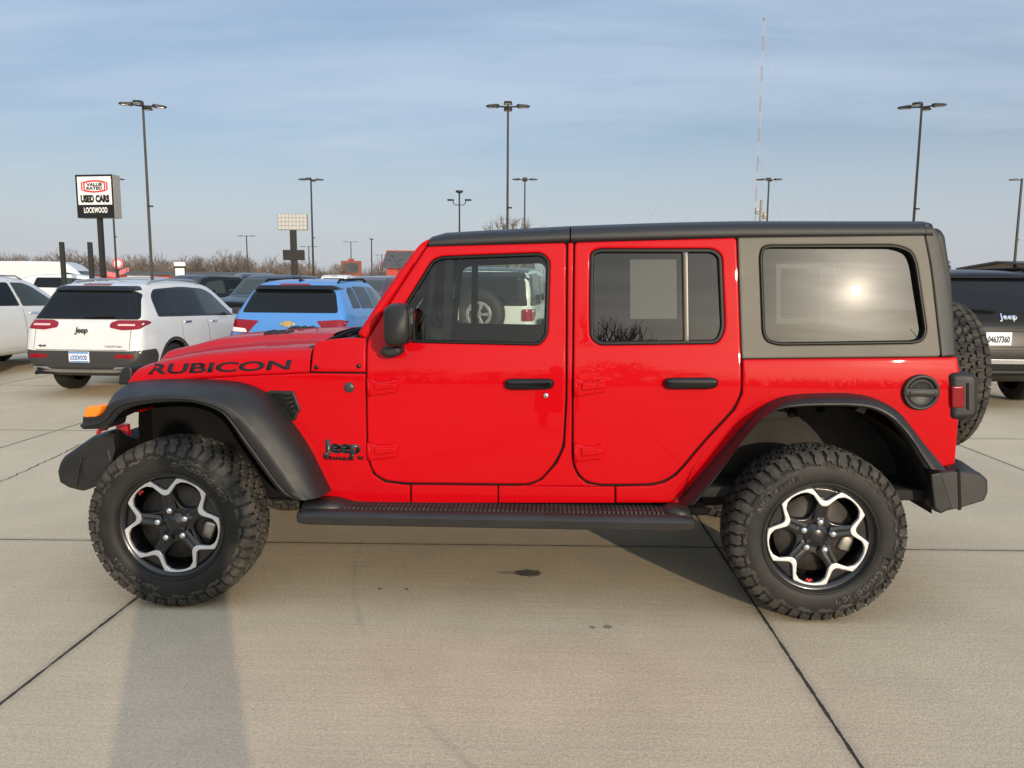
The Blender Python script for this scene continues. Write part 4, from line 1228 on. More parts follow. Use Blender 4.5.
ch = [(-.80, .385), (-.74, .43), (-.52, .43), (-.45, .385), (.45, .385), (.52, .43), (.74, .43), (.80, .385), (.76, .35), (.50, .345), (.44, .335), (-.44, .335), (-.50, .345), (-.76, .35)]
so = part(v, 'skid_trim', 'rear', [(a*1.03, b_*1.0+.03) for a, b_ in ch], 'silver', .02, off=.05, thick=.06)
for s in (-1, 1): part(v, 'exhaust', 'rear', [(s*.54, .40), (s*.73, .40), (s*.73, .435), (s*.54, .435)][::s], 'black', .016, off=.056)
plate(v, .02, .60, .31, .155, 'LOCKWOOD', 'plate', 'blueink', off=.014, txth=.062, top='plateblue')
emblem_text(v, 'Jeep', .02, .945, .20, .075, 'badge')
emblem_text(v, '4x4', .60, .745, .12, .03, 'badge', .002)
emblem_text(v, 'LIMITED', -.50, .745, .26, .022, 'silver', .001)
part(v, 'window_surround', 'near', [(.60, 1.155), (3.08, 1.075), (2.96, 1.16), (2.55, 1.475), (2.30, 1.56), (1.6, 1.60), (.80, 1.565), (.64, 1.45)], 'gloss', [.05, .03, .05, .1, .1, .2, .08, .08], off=.004)
part(v, 'window', 'near', [(.66, 1.19), (1.16, 1.17), (1.16, 1.565), (.84, 1.545), (.69, 1.44)], 'carglass', [.04, .02, .03, .06, .08], off=.008)
part(v, 'window', 'near', [(1.20, 1.17), (1.98, 1.14), (1.92, 1.565), (1.20, 1.57)], 'carglass', [.02, .02, .04, .03], off=.008)
part(v, 'window', 'near', [(2.04, 1.135), (3.00, 1.105), (2.90, 1.17), (2.52, 1.45), (2.30, 1.53), (1.98, 1.56)], 'carscreen', [.02, .03, .05, .1, .05, .04], off=.008)
part(v, 'window', 'far', [(.62, 1.19), (2.98, 1.09), (2.55, 1.46), (2.28, 1.54), (.92, 1.555), (.70, 1.48)], 'carglass', [.08, .02, .1, .08, .08, .1])
part(v, 'windscreen', 'front', [(-.70, 1.16), (.70, 1.16), (.58, 1.56), (-.58, 1.56)], 'carscreen', .05)
for x, z in ((1.28, 1.03), (2.15, 1.0)):
    part(v, 'door_handle', 'side', [(x, z), (x+.20, z), (x+.20, z+.035), (x, z+.035)], 'chrome', .012, off=.02, thick=.02, both=True)
for x, zt in ((1.185, 1.56), (2.02, 1.55), (3.05, 1.06)):
    part(v, 'door_gap', 'side', [(x-.003, .47), (x+.003, .47), (x+.003, 1.06), (x-.003, 1.06)], 'black', 0, off=.002, e=.001, both=True)
mirrors(v, 2.96, 1.10, .90, 'cartrim')
for s in (-1, 1):
    pts = [v['ft'](x, s*.60, d) for x, d in ((.75, .0), (.85, .04), (1.4, .05), (2.1, .045), (2.3, .0))]
    obj('roof_rail', tube_bm(pts, .016, 8), 'silver', v['t'])
part(v, 'tailgate_gap', 'rear', [(-.70, .698), (.70, .698), (.70, .705), (-.70, .705)], 'black', 0, off=.004, e=.001)
part(v, 'tailgate_gap', 'rear', [(-.735, .70), (-.73, .70), (-.73, 1.0), (-.735, 1.0)], 'black', 0, off=.004, e=.001, both=True)

cher['t'].scale = (1, .90, .925)
me_ = cher['body'].data
me_.materials.append(M['cartrim'])
for p_ in me_.polygons:
    if p_.center.x < .42 and p_.center.z < .66 and p_.material_index == 0: p_.material_index = len(me_.materials)-1
for w_ in ('near', 'far'):
    part(v, 'bumper_side', w_, [(.02, .33), (.42, .33), (.46, .60), (.40, .70), (.02, .70)], 'cartrim', .04, off=.004)
# --- white SUV at the left edge of the row
st2 = [(0.0, .60, .70, .70, .62), (.03, .80, .90, .88, .76), (.12, 1.05, 1.12, .93, .82), (.30, 1.16, 1.52, .95, .72), (.45, 1.17, 1.70, .955, .68), (1.1, 1.16, 1.76, .96, .69), (2.0, 1.14, 1.76, .96, .69), (2.7, 1.11, 1.70, .955, .68), (3.0, 1.10, 1.60, .95, .67), (3.6, 1.08, 1.22, .94, .72), (3.8, 1.06, 1.13, .93, .74), (4.5, 1.0, 1.07, .90, .70), (4.85, .85, .92, .74, .52), (4.95, .70, .76, .5, .4)]
lsuv = vehicle('suv', 'white SUV cut by the left edge of the photo with dark side windows', 'car', (-8.05, 6.3, 0), HX-.03, 4.95, 1.92, st2, .30, .75, 'white', (1.0, 3.9), .38, ROW)
v = lsuv
part(v, 'window', 'near', [(.70, 1.24), (1.25, 1.22), (1.25, 1.60), (.85, 1.60)], 'carglass', .05, both=False)
part(v, 'window', 'near', [(1.31, 1.22), (2.20, 1.20), (2.15, 1.62), (1.31, 1.62)], 'carglass', .04)
part(v, 'window', 'near', [(2.27, 1.195), (3.35, 1.17), (3.20, 1.26), (2.75, 1.54), (2.55, 1.61), (2.22, 1.62)], 'carscreen', .04)
part(v, 'window', 'far', [(.70, 1.24), (3.30, 1.17), (2.75, 1.54), (.85, 1.60)], 'carglass', .05)
part(v, 'rear_window', 'rear', [(-.72, 1.2), (.72, 1.2), (.60, 1.60), (-.60, 1.60)], 'carglass', .06)
part(v, 'windscreen', 'front', [(-.70, 1.24), (.70, 1.24), (.60, 1.62), (-.60, 1.62)], 'carscreen', .05)
part(v, 'tail_light', 'rear', [(.62, .95), (.90, .95), (.90, 1.16), (.62, 1.16)], 'redlens', .04, both=True)
part(v, 'bumper', 'rear', [(-.86, .36), (.86, .36), (.86, .66), (-.86, .66)], 'cartrim', .05)
part(v, 'sill_trim', 'side', [(1.45, .34), (3.45, .34), (3.45, .44), (1.45, .44)], 'white', .02, off=.03, both=True)
for x in (1.28, 2.24):
    part(v, 'door_gap', 'side', [(x-.003, .47), (x+.003, .47), (x+.003, 1.15), (x-.003, 1.15)], 'black', 0, off=.002, e=.001, both=True)
for x, z in ((1.40, 1.06), (2.38, 1.05)):
    part(v, 'door_handle', 'side', [(x, z), (x+.22, z), (x+.22, z+.04), (x, z+.04)], 'chrome', .012, off=.02, thick=.02, both=True)
mirrors(v, 3.30, 1.17, .92, 'cartrim')
lsuv['t'].scale = (1, 1, .94)
for s in (-1, 1):
    obj('roof_rail', tube_bm([v['ft'](x, s*.62, d) for x, d in ((.8, .0), (.9, .04), (2.5, .045), (2.65, .0))], .016, 8), 'silver', v['t'])

# --- light blue small SUV
st3 = [(0.0, .58, .68, .66, .60), (.02, .74, .84, .84, .74), (.08, .98, 1.06, .885, .78), (.18, 1.10, 1.16, .895, .76), (.34, 1.15, 1.42, .90, .70), (.46, 1.16, 1.58, .905, .64), (.56, 1.16, 1.62, .905, .63), (1.1, 1.14, 1.66, .905, .64), (1.9, 1.11, 1.665, .905, .645), (2.4, 1.08, 1.62, .905, .64), (2.7, 1.06, 1.53, .90, .63), (3.25, 1.03, 1.17, .895, .70), (3.45, 1.0, 1.08, .89, .72), (4.0, .95, 1.02, .86, .66), (4.3, .84, .90, .72, .5), (4.41, .68, .74, .5, .4)]
tb = vehicle('suv', 'light blue small SUV with red and white tail lamps and a gold emblem', 'car', gpos(284, 11.55), HX-.05, 4.41, 1.81, st3, .30, .70, 'blue', (.88, 3.52), .36, ROW)
v = tb
part(v, 'rear_window', 'rear', [(-.74, 1.14), (.74, 1.14), (.63, 1.50), (-.63, 1.50)], 'carglass', [.05, .05, .10, .10])
part(v, 'spoiler', 'rear', [(-.69, 1.50), (.69, 1.50), (.60, 1.565), (-.60, 1.565)], 'gloss', .03, off=.07, thick=.09)
part(v, 'brake_light', 'rear', [(-.24, 1.565), (.24, 1.565), (.23, 1.59), (-.23, 1.59)], 'redlens', .01, off=.05)
obj('antenna_fin', loft_bm([[v['ft'](.62, -.02, -.01), v['ft'](.82, -.02, -.01), v['ft'](.82, .02, -.01), v['ft'](.62, .02, -.01)], [Vector((.63, -.005, 1.70)), Vector((.70, -.005, 1.70)), Vector((.70, .005, 1.70)), Vector((.63, .005, 1.70))]]), 'blackcar', v['t'])
for s in (-1, 1):
    part(v, 'tail_light', 'rear', [(s*.44, 1.02), (s*.80, 1.045), (s*.875, 1.02), (s*.865, .93), (s*.86, .84), (s*.60, .83), (s*.52, .93)][::s], 'redlens', .02, off=.012, thick=.03)
    part(v, 'lens', 'rear', [(s*.61, .845), (s*.855, .85), (s*.86, .925), (s*.64, .90)][::s], 'whitelens', .01, off=.018)
    obj('roof_rail', tube_bm([v['ft'](x, s*.58, d) for x, d in ((.7, .0), (.8, .04), (2.1, .045), (2.25, .0))], .018, 8), 'black', v['t'])
bt = [(-.105, -.02), (-.045, -.02), (-.045, -.045), (.055, -.045), (.055, -.02), (.115, -.02), (.105, .02), (.045, .02), (.045, .045), (-.055, .045), (-.055, .02), (-.115, .02)]
part(v, 'emblem', 'rear', [(a, .975+b) for a, b in bt], 'gold', .004, off=.016, thick=.016, grid=0)
part(v, 'window', 'near', [(.62, 1.20), (1.06, 1.19), (1.06, 1.53), (.86, 1.53), (.74, 1.47)], 'carglass', .04)
part(v, 'window', 'near', [(1.12, 1.185), (1.86, 1.16), (1.80, 1.54), (1.12, 1.545)], 'carglass', .03)
part(v, 'window', 'near', [(1.93, 1.155), (2.95, 1.12), (2.50, 1.42), (2.30, 1.51), (1.88, 1.54)], 'carscreen', .03)
part(v, 'window', 'far', [(.62, 1.20), (2.95, 1.12), (2.50, 1.42), (2.28, 1.51), (.86, 1.53), (.74, 1.47)], 'carglass', .03)
part(v, 'windscreen', 'front', [(-.68, 1.16), (.68, 1.16), (.58, 1.54), (-.58, 1.54)], 'carscreen', .05)
part(v, 'bumper', 'rear', [(-.82, .34), (.82, .34), (.85, .60), (-.85, .60)], 'cartrim', .05)
plate(v, 0, .74, .31, .155, 'LOCKWOOD', 'plate', 'blueink', off=.012, txth=.062, top='plateblue')
mirrors(v, 2.86, 1.12, .88, 'blue')

tb['t'].scale = (1, 1, .965)
# --- dark grey SUV at the right edge
st4 = [(0.0, .60, .70, .72, .66), (.02, .76, .86, .90, .80), (.06, 1.02, 1.10, .94, .84), (.12, 1.13, 1.20, .955, .82), (.30, 1.18, 1.52, .965, .76), (.42, 1.19, 1.70, .97, .72), (.52, 1.19, 1.745, .97, .71), (1.2, 1.18, 1.785, .975, .72), (2.2, 1.15, 1.79, .975, .72), (2.8, 1.12, 1.73, .97, .71), (3.1, 1.11, 1.63, .965, .70), (3.65, 1.09, 1.24, .955, .74), (3.85, 1.07, 1.15, .95, .76), (4.5, 1.02, 1.09, .92, .72), (4.8, .88, .95, .76, .55), (4.9, .72, .78, .5, .4)]
gc_ = vehicle('suv', 'dark grey SUV at the right edge with a white licence plate and bright bumper strip', 'car', (7.47, 5.55, 0), HX, 4.91, 1.97, st4, .32, .78, 'dkgrey', (.98, 3.94), .385, ROW)
v = gc_
part(v, 'rear_window', 'rear', [(-.80, 1.23), (.80, 1.23), (.70, 1.66), (-.70, 1.66)], 'carglass', [.05, .05, .08, .08])
part(v, 'spoiler', 'rear', [(-.70, 1.665), (.70, 1.665), (.66, 1.73), (-.66, 1.73)], 'dkgrey', .03, off=.06, thick=.08)
obj('wiper', tube_bm([v['fr'](.02, 1.245, .03), v['fr'](.20, 1.26, .04), v['fr'](.42, 1.262, .04)], .014, 6), 'black', v['t'])
part(v, 'lamp_bar', 'rear', [(-.92, 1.03), (.92, 1.03), (.92, 1.075), (-.92, 1.075)], 'gloss', .01, off=.014)
for s in (-1, 1):
    part(v, 'tail_light', 'rear', [(s*.52, 1.055), (s*.93, 1.055), (s*.93, 1.13), (s*.52, 1.13)][::s], 'redlens', .02, off=.02)
    obj('roof_rail', tube_bm([v['ft'](x, s*.64, d) for x, d in ((.62, .0), (.72, .05), (2.6, .055), (2.75, .0))], .026, 8), 'black', v['t'])
obj('roof_rail_foot', box_bm(.58, .78, .58, .70, 1.74, 1.83, .02, 2), 'black', v['t'])
part(v, 'plate_recess', 'rear', [(-.35, .80), (.35, .80), (.35, 1.0), (-.35, 1.0)], 'gloss', .02, off=.004)
plate(v, 0.0, .905, .32, .165, '04637360', 'plate', 'ink', off=.014, txth=.075)
emblem_text(v, 'Jeep', -.14, 1.145, .22, .075, 'chrome')
part(v, 'bumper', 'rear', [(-.90, .36), (.90, .36), (.93, .56), (.92, .76), (-.92, .76), (-.93, .56)], 'dkgrey', .04, off=.012, thick=.02)
part(v, 'bumper_strip', 'rear', [(-.90, .59), (.90, .59), (.90, .65), (-.90, .65)], 'chrome', .01, off=.03, thick=.02)
part(v, 'lower_trim', 'rear', [(-.86, .37), (.86, .37), (.88, .50), (-.88, .50)], 'cartrim', .03, off=.024, thick=.02)
part(v, 'window', 'far', [(.72, 1.27), (3.30, 1.17), (2.85, 1.56), (2.6, 1.63), (.90, 1.62)], 'carglass', .06)
part(v, 'window', 'near', [(.72, 1.27), (3.30, 1.17), (2.85, 1.56), (2.6, 1.63), (.90, 1.62)], 'carglass', .06)
part(v, 'windscreen', 'front', [(-.72, 1.24), (.72, 1.24), (.62, 1.66), (-.62, 1.66)], 'carscreen', .05)
mirrors(v, 3.30, 1.17, .94, 'dkgrey')

# --- white vehicle with black top, seen through the cabin of the red one
def boxy(name, label, loc, rz, paint, top, group=ROW):
    st = [(0.0, .62, 1.16, .74, .72), (.05, 1.12, 1.70, .79, .70), (.25, 1.17, 1.80, .80, .70), (1.4, 1.18, 1.83, .80, .70), (2.4, 1.18, 1.80, .79, .70), (2.65, 1.17, 1.70, .78, .69), (2.95, 1.14, 1.24, .76, .72), (3.15, 1.10, 1.16, .74, .70), (4.0, 1.04, 1.12, .68, .60), (4.08, .80, .9, .62, .55)]
    v = vehicle(name, label, 'car', loc, rz, 4.1, 1.6, st, .50, .80, paint, (.75, 3.7), .40, group, sub=1)
    for s in (-1, 1):
        f = v['fs'](s)
        part(v, 'hardtop', 'near' if s < 0 else 'far', [(.06, 1.19), (1.30, 1.19), (1.30, 1.74), (.10, 1.70)], top, .03)
        part(v, 'window', 'near' if s < 0 else 'far', [(.22, 1.27), (1.18, 1.27), (1.18, 1.66), (.26, 1.66)], 'carglass', .05, off=.012)
        part(v, 'window', 'near' if s < 0 else 'far', [(1.42, 1.25), (2.68, 1.25), (2.45, 1.68), (1.42, 1.70)], 'carscreen', .05, off=.012)
        part(v, 'tail_light', 'rear', [(s*.60, .95), (s*.78, .95), (s*.78, 1.14), (s*.60, 1.14)][::s], 'redlens', .02, off=.05, thick=.05)
        for ax_ in (.75, 3.7):
            part(v, 'fender_flare', 'near' if s < 0 else 'far', [(ax_-.58, .60), (ax_-.35, .95), (ax_+.35, .95), (ax_+.58, .60), (ax_+.48, .60), (ax_+.30, .86), (ax_-.30, .86), (ax_-.48, .60)], 'plastic', .04, off=.12, thick=.14)
    part(v, 'hardtop', 'rear', [(-.68, 1.19), (.68, 1.19), (.62, 1.74), (-.62, 1.74)], top, .04)
    part(v, 'rear_window', 'rear', [(-.54, 1.26), (.54, 1.26), (.50, 1.66), (-.50, 1.66)], 'carglass', .05, off=.012)
    obj('roof_panel', panel_bm(fillet([(.2, -.66), (2.45, -.66), (2.45, .66), (.2, .66)], .06), v['ft'], thick=.02, off=.01), top, v['t'])
    obj('bumper', box_bm(-.16, .05, -.78, .78, .50, .68, .03), 'plastic', v['t'])
    part(v, 'windscreen', 'front', [(-.66, 1.24), (.66, 1.24), (.60, 1.72), (-.60, 1.72)], 'carscreen', .04)
    spw = lathe_bm([(0, -.10), (.20, -.11), (.23, -.13), (.36, -.13), (.40, -.10), (.405, 0), (.40, .10), (.23, .13)], 36, 'X')
    bmesh.ops.transform(spw, matrix=Matrix.Translation((-.22, .06, 1.06)), verts=spw.verts)
    so = obj('spare_wheel', spw, 'rubber', v['t'])
    star = panel_bm([(.21*math.cos(R(a)), .21*math.sin(R(a))) for a in range(0, 360, 12)], lambda a, b, o: Vector((-.355-o, .06+a, 1.06+b)), [fillet([(.05*math.cos(R(c-20)), .05*math.sin(R(c-20))), (.17*math.cos(R(c-24)), .17*math.sin(R(c-24))), (.17*math.cos(R(c+24)), .17*math.sin(R(c+24))), (.05*math.cos(R(c+20)), .05*math.sin(R(c+20)))], .02) for c in range(0, 360, 72)], thick=.02, grid=0)
    obj('rim', star, 'steel', so)
    mirrors(v, 2.45, 1.2, .80, 'plastic', 1.1)
    return v
boxy('off_road_vehicle', 'white off-road vehicle with black top and spare wheel seen through the front door window', (.82, 8.3, 0), HX-.10, 'white', 'blackcar')

def far_suv(label, loc, rz, paint, k=1., group='vehicles in the far rows', sub=1, win='carglass', scr='carscreen', grille=True, cat='car', name='suv'):
    st = [(x*k, a*k, b*k, c, d) for x, a, b, c, d in [(0.0, .60, .70, .72, .66), (.05, 1.02, 1.10, .92, .84), (.28, 1.15, 1.52, .93, .76), (.45, 1.16, 1.72, .93, .72), (1.6, 1.14, 1.78, .94, .72), (2.7, 1.11, 1.73, .94, .71), (3.0, 1.10, 1.62, .935, .70), (3.55, 1.08, 1.22, .925, .76), (3.8, 1.07, 1.14, .92, .78), (4.6, 1.02, 1.10, .89, .76), (4.85, .86, .98, .82, .66), (4.92, .6, .7, .7, .5)]]
    v = vehicle(name, label, cat, loc, rz, 4.92*k, 1.9, st, .32*k, .78*k, paint, (.98*k, 3.92*k), .38, group, sub=sub)
    for w_ in ('near', 'far'):
        part(v, 'window', w_, [(.75*k, 1.22*k), (2.0*k, 1.20*k), (1.95*k, 1.62*k), (.90*k, 1.62*k)], win, .05)
        part(v, 'window', w_, [(2.07*k, 1.20*k), (3.25*k, 1.16*k), (2.8*k, 1.54*k), (2.02*k, 1.62*k)], scr, .04)
    part(v, 'rear_window', 'rear', [(-.72, 1.20*k), (.72, 1.20*k), (.62, 1.62*k), (-.62, 1.62*k)], win, .05)
    part(v, 'windscreen', 'front', [(-.72, 1.26*k), (.72, 1.26*k), (.62, 1.62*k), (-.62, 1.62*k)], scr, .05)
    part(v, 'tail_light', 'rear', [(.66, .96*k), (.88, .96*k), (.88, 1.14*k), (.66, 1.14*k)], 'redlens', .03, both=True)
    if grille:
        part(v, 'grille', 'front', [(-.50, .62*k), (.50, .62*k), (.55, .90*k), (-.55, .90*k)], 'black', .04, off=.01)
        part(v, 'grille_bar', 'front', [(-.52, .74*k), (.52, .74*k), (.52, .80*k), (-.52, .80*k)], 'chrome', .01, off=.03, thick=.03)
        part(v, 'headlight', 'front', [(.60, .78*k), (.82, .78*k), (.82, .90*k), (.62, .90*k)], 'whitelens', .03, off=.012, both=True)
        part(v, 'bumper', 'front', [(-.74, .45*k), (.74, .45*k), (.76, .58*k), (-.76, .58*k)], 'cartrim', .04, off=.02)
    mirrors(v, 3.15*k, 1.16*k, .90, paint)
    return v

def far_pickup(label, loc, rz, paint, k=1., group='vehicles in the far rows'):
    st = [(0.0, .62, .75, .80, .78), (.06, 1.10, 1.22, .95, .90), (.2, 1.12, 1.26, .96, .92), (1.9, 1.14, 1.27, .97, .92), (1.98, 1.16, 1.80, .97, .74), (2.2, 1.18, 1.92, .97, .74), (3.6, 1.17, 1.94, .97, .75), (3.95, 1.16, 1.86, .965, .74), (4.55, 1.14, 1.30, .96, .84), (4.75, 1.13, 1.22, .955, .86), (5.5, 1.10, 1.20, .93, .84), (5.78, .95, 1.1, .88, .76), (5.85, .6, .75, .8, .6)]
    v = vehicle('pickup_truck', label, 'pickup', loc, rz, 5.85, 1.96, st, .42, .85, paint, (1.15, 4.75), .42, group, sub=0)
    for w_ in ('near', 'far'):
        part(v, 'window', w_, [(2.15, 1.28), (3.0, 1.27), (3.0, 1.76), (2.22, 1.76)], 'carglass', .05)
        part(v, 'window', w_, [(3.08, 1.27), (4.2, 1.24), (3.8, 1.68), (3.08, 1.76)], 'carscreen', .04)
    part(v, 'rear_window', 'rear', [(-.68, 1.32), (.68, 1.32), (.62, 1.74), (-.62, 1.74)], 'carglass', .05)
    part(v, 'brake_light', 'rear', [(-.18, 1.84), (.18, 1.84), (.18, 1.88), (-.18, 1.88)], 'redlens', .01)
    part(v, 'windscreen', 'front', [(-.74, 1.34), (.74, 1.34), (.66, 1.78), (-.66, 1.78)], 'carscreen', .05)
    part(v, 'tail_light', 'rear', [(.78, .85), (.94, .85), (.94, 1.15), (.78, 1.15)], 'redlens', .02, both=True)
    part(v, 'grille', 'front', [(-.55, .70), (.55, .70), (.60, 1.06), (-.60, 1.06)], 'black', .04, off=.01)
    part(v, 'grille_bar', 'front', [(-.58, .84), (.58, .84), (.58, .92), (-.58, .92)], 'chrome', .01, off=.03, thick=.03)
    part(v, 'headlight', 'front', [(.64, .86), (.86, .86), (.86, 1.04), (.66, 1.04)], 'whitelens', .03, off=.012, both=True)
    part(v, 'bumper', 'front', [(-.84, .48), (.84, .48), (.84, .66), (-.84, .66)], 'chrome', .04, off=.03, thick=.03)
    mirrors(v, 4.0, 1.25, .95, paint, 1.3)
    return v

far_pickup('black pickup truck facing left beyond the white SUV', gpos(264, 30), R(250), 'blackcar')['t'].scale = (1, 1, .90)
far_pickup('dark blue pickup truck with chrome grille bar behind the light blue SUV', gpos(332, 27), R(256), 'navy')['t'].scale = (1, 1, .90)
far_suv('black boxy SUV with red lamp on its roof edge between two dark trucks', gpos(262, 33), R(120), 'blackcar', 1.08)
far_pickup('white pickup truck seen from behind over the roof of the light blue SUV', gpos(325, 44), R(92), 'white')
far_pickup('white pickup truck standing beyond the first white pickup', gpos(349, 56), R(110), 'white')
far_suv('dark maroon SUV facing us by the windscreen pillar of the red vehicle', gpos(393, 30), R(262), 'maroon', 1.0)
far_suv('black SUV roof behind the dark maroon one', gpos(402, 40), R(270), 'blackcar', 1.05)
far_suv('silver SUV with roof rails behind the white SUV', gpos(105, 36), R(20), 'silver', .98)
far_suv('small white SUV parked in front of the white van', gpos(20, 33), R(12), 'white', 1.02)
far_suv('red car half hidden behind the white SUV roof', gpos(150, 52), R(15), 'brickred', .95, name='car')
far_suv('white car seen behind the cabin window beyond the white off-road vehicle', gpos(548, 19), R(255), 'silver', 1.0)

# white high-roof van
vst = [(0.0, .60, 1.9, .92, .84), (.05, 1.2, 2.42, .98, .88), (.3, 1.25, 2.50, 1.0, .90), (3.9, 1.25, 2.52, 1.0, .90), (4.4, 1.24, 2.44, 1.0, .88), (5.05, 1.22, 1.78, .99, .80), (5.35, 1.18, 1.42, .97, .78), (5.75, 1.02, 1.16, .90, .70), (5.95, .70, .8, .8, .6)]
van = vehicle('van', 'tall white delivery van at the left behind the white cars', 'van', gpos(-13, 41), R(8), 5.95, 2.05, vst, .35, .8, 'white', (1.0, 4.95), .36, 'vehicles in the far rows', sub=1)
part(van, 'window', 'near', [(4.15, 1.34), (5.15, 1.30), (4.75, 1.86), (4.15, 1.96)], 'carglass', .06)
part(van, 'window', 'far', [(4.15, 1.34), (5.15, 1.30), (4.75, 1.86), (4.15, 1.96)], 'carglass', .06)
part(van, 'windscreen', 'front', [(-.78, 1.42), (.78, 1.42), (.72, 2.02), (-.72, 2.02)], 'carscreen', .05)
part(van, 'headlight', 'front', [(.62, .95), (.84, .95), (.84, 1.12), (.62, 1.12)], 'whitelens', .04, both=True)
part(van, 'bumper', 'front', [(-.80, .45), (.80, .45), (.80, .72), (-.80, .72)], 'cartrim', .04)
part(van, 'rub_strip', 'near', [(.5, .80), (4.0, .80), (4.0, .88), (.5, .88)], 'cartrim', .02, off=.01)
mirrors(van, 5.0, 1.45, 1.0, 'cartrim', 1.4)

# ------------------------------------------------------------------ light poles
def light_pole(label, loc, h, heads, rz=0., r=.085, group='parking lot light poles', arm=.42, hw=.46, round_=False):
    t = thing('light_pole', label, 'light pole', loc, rz, group)
    obj('base', lathe_bm([(0, .62), (.20, .62), (.25, .58), (.26, 0)], 20, 'Z'), 'signframe', t)
    obj('pole', tube_bm([(0, 0, .6), (0, 0, h)], [r, r*.72], 4 if not round_ else 10), 'pole', t, smooth=round_)
    for a in heads:
        c, s = math.cos(R(a)), math.sin(R(a))
        bm = bmesh.new()
        tube_bm([(0, 0, h-.12), (c*arm, s*arm, h-.10)], .035, 6, bm)
        hb = loft_bm([[Vector((0, y, z)) for y, z in ((-.10, -.02), (.10, -.02), (.10, .06), (-.10, .06))],
                      [Vector((.10, y, z)) for y, z in ((-.19, -.05), (.19, -.05), (.17, .07), (-.17, .07))],
                      [Vector((hw, y, z)) for y, z in ((-.17, -.04), (.17, -.04), (.15, .04), (-.15, .04))],
                      [Vector((hw+.12, y, z)) for y, z in ((-.10, -.015), (.10, -.015), (.09, .015), (-.09, .015))]])
        join(bm, hb, Matrix.Rotation(R(a), 4, 'Z') @ Matrix.Translation((arm-.05, 0, h-.09)))
        ho = obj('lamp_head', bm, 'lamp', t, smooth=False)
        lb = box_bm(arm+.08, arm+hw-.06, -.12, .12, h-.15, h-.137)
        bmesh.ops.transform(lb, matrix=Matrix.Rotation(R(a), 4, 'Z'), verts=lb.verts)
        obj('lens', lb, 'lampglass', ho, smooth=False)
    if h > 9: obj('bracket', box_bm(-.02, .20, -.06, .06, h*.52, h*.52+.06), 'pole', t)
    return t
def at(px, D, dz=0): x, y, z = gpos(px, D); return (x, y, dz)
Q4 = (20, 110, 200, 290)
light_pole('tall four-lamp light pole standing right of the used cars sign', at(151.6, 35), 9.15, (5, 80, 185, 260), .35)
light_pole('tall four-lamp light pole rising behind the red vehicle roof', at(506.5, 35), 9.2, (0, 90, 180, 270), .04)
light_pole('tall four-lamp light pole at the right above the rear hardtop corner', at(908.5, 35), 9.3, (0, 70, 180, 250), -.35)
light_pole('four-lamp light pole above the white reader board', at(313, 60), 9.2, (0, 85, 180, 265), .1, r=.10)
light_pole('four-lamp light pole just right of the tall one over the roof', at(523.5, 60), 9.3, (0, 90, 180, 270), .03, r=.10)
light_pole('four-lamp light pole beside the radio tower', at(763.5, 60), 9.4, (0, 75, 180, 255), -.1, r=.10)
light_pole('single-lamp light pole at the right edge of the photo', at(1012, 60), 9.5, (180,), 0, r=.11)
light_pole('two-lamp light pole half hidden by the used cars sign', at(116.5, 60), 9.15, (0, 180), .2, r=.09)
light_pole('small distant light pole over the black pickup truck', at(247.5, 137), 9.3, (0, 180), 0, r=.13, arm=.7, hw=.8)
light_pole('small distant light pole left of the red building', at(371.5, 120), 8.0, (90, 270), 0, r=.13, arm=.3, hw=.6)
light_pole('tiny distant light pole beside the reader board post', at(309, 180), 9.4, (0, 180), 0, r=.16, arm=.9, hw=1.1)
light_pole('tiny distant light pole over the brown billboard', at(351, 200), 11.5, (0, 180), 0, r=.16, arm=.8, hw=1.1)
light_pole('tiny distant light pole against the red building', at(381.5, 210), 8.6, (0, 180), 0, r=.16, arm=.8, hw=1.0)
# three-lamp ornamental pole
t = thing('light_pole', 'slender light pole with two curved arms and a lamp on top', 'light pole', at(459, 68), 0, 'parking lot light poles')
obj('pole', tube_bm([(0, 0, 0), (0, 0, 9.1)], [.10, .06], 8), 'pole', t)
obj('top_lamp', lathe_bm([(0, 9.3), (.30, 9.27), (.33, 9.15), (.12, 9.05), (.05, 9.0)], 14, 'Z'), 'lamp', t)
for s in (-1, 1):
    obj('arm', tube_bm([(0, 0, 8.1), (s*.3, 0, 8.05), (s*.5, 0, 8.2), (s*.55, 0, 8.45)], .035, 6), 'pole', t)
    obj('lamp_head', box_bm(s*.75-.28, s*.75+.28, -.15, .15, 8.42, 8.56, .04), 'lamp', t)

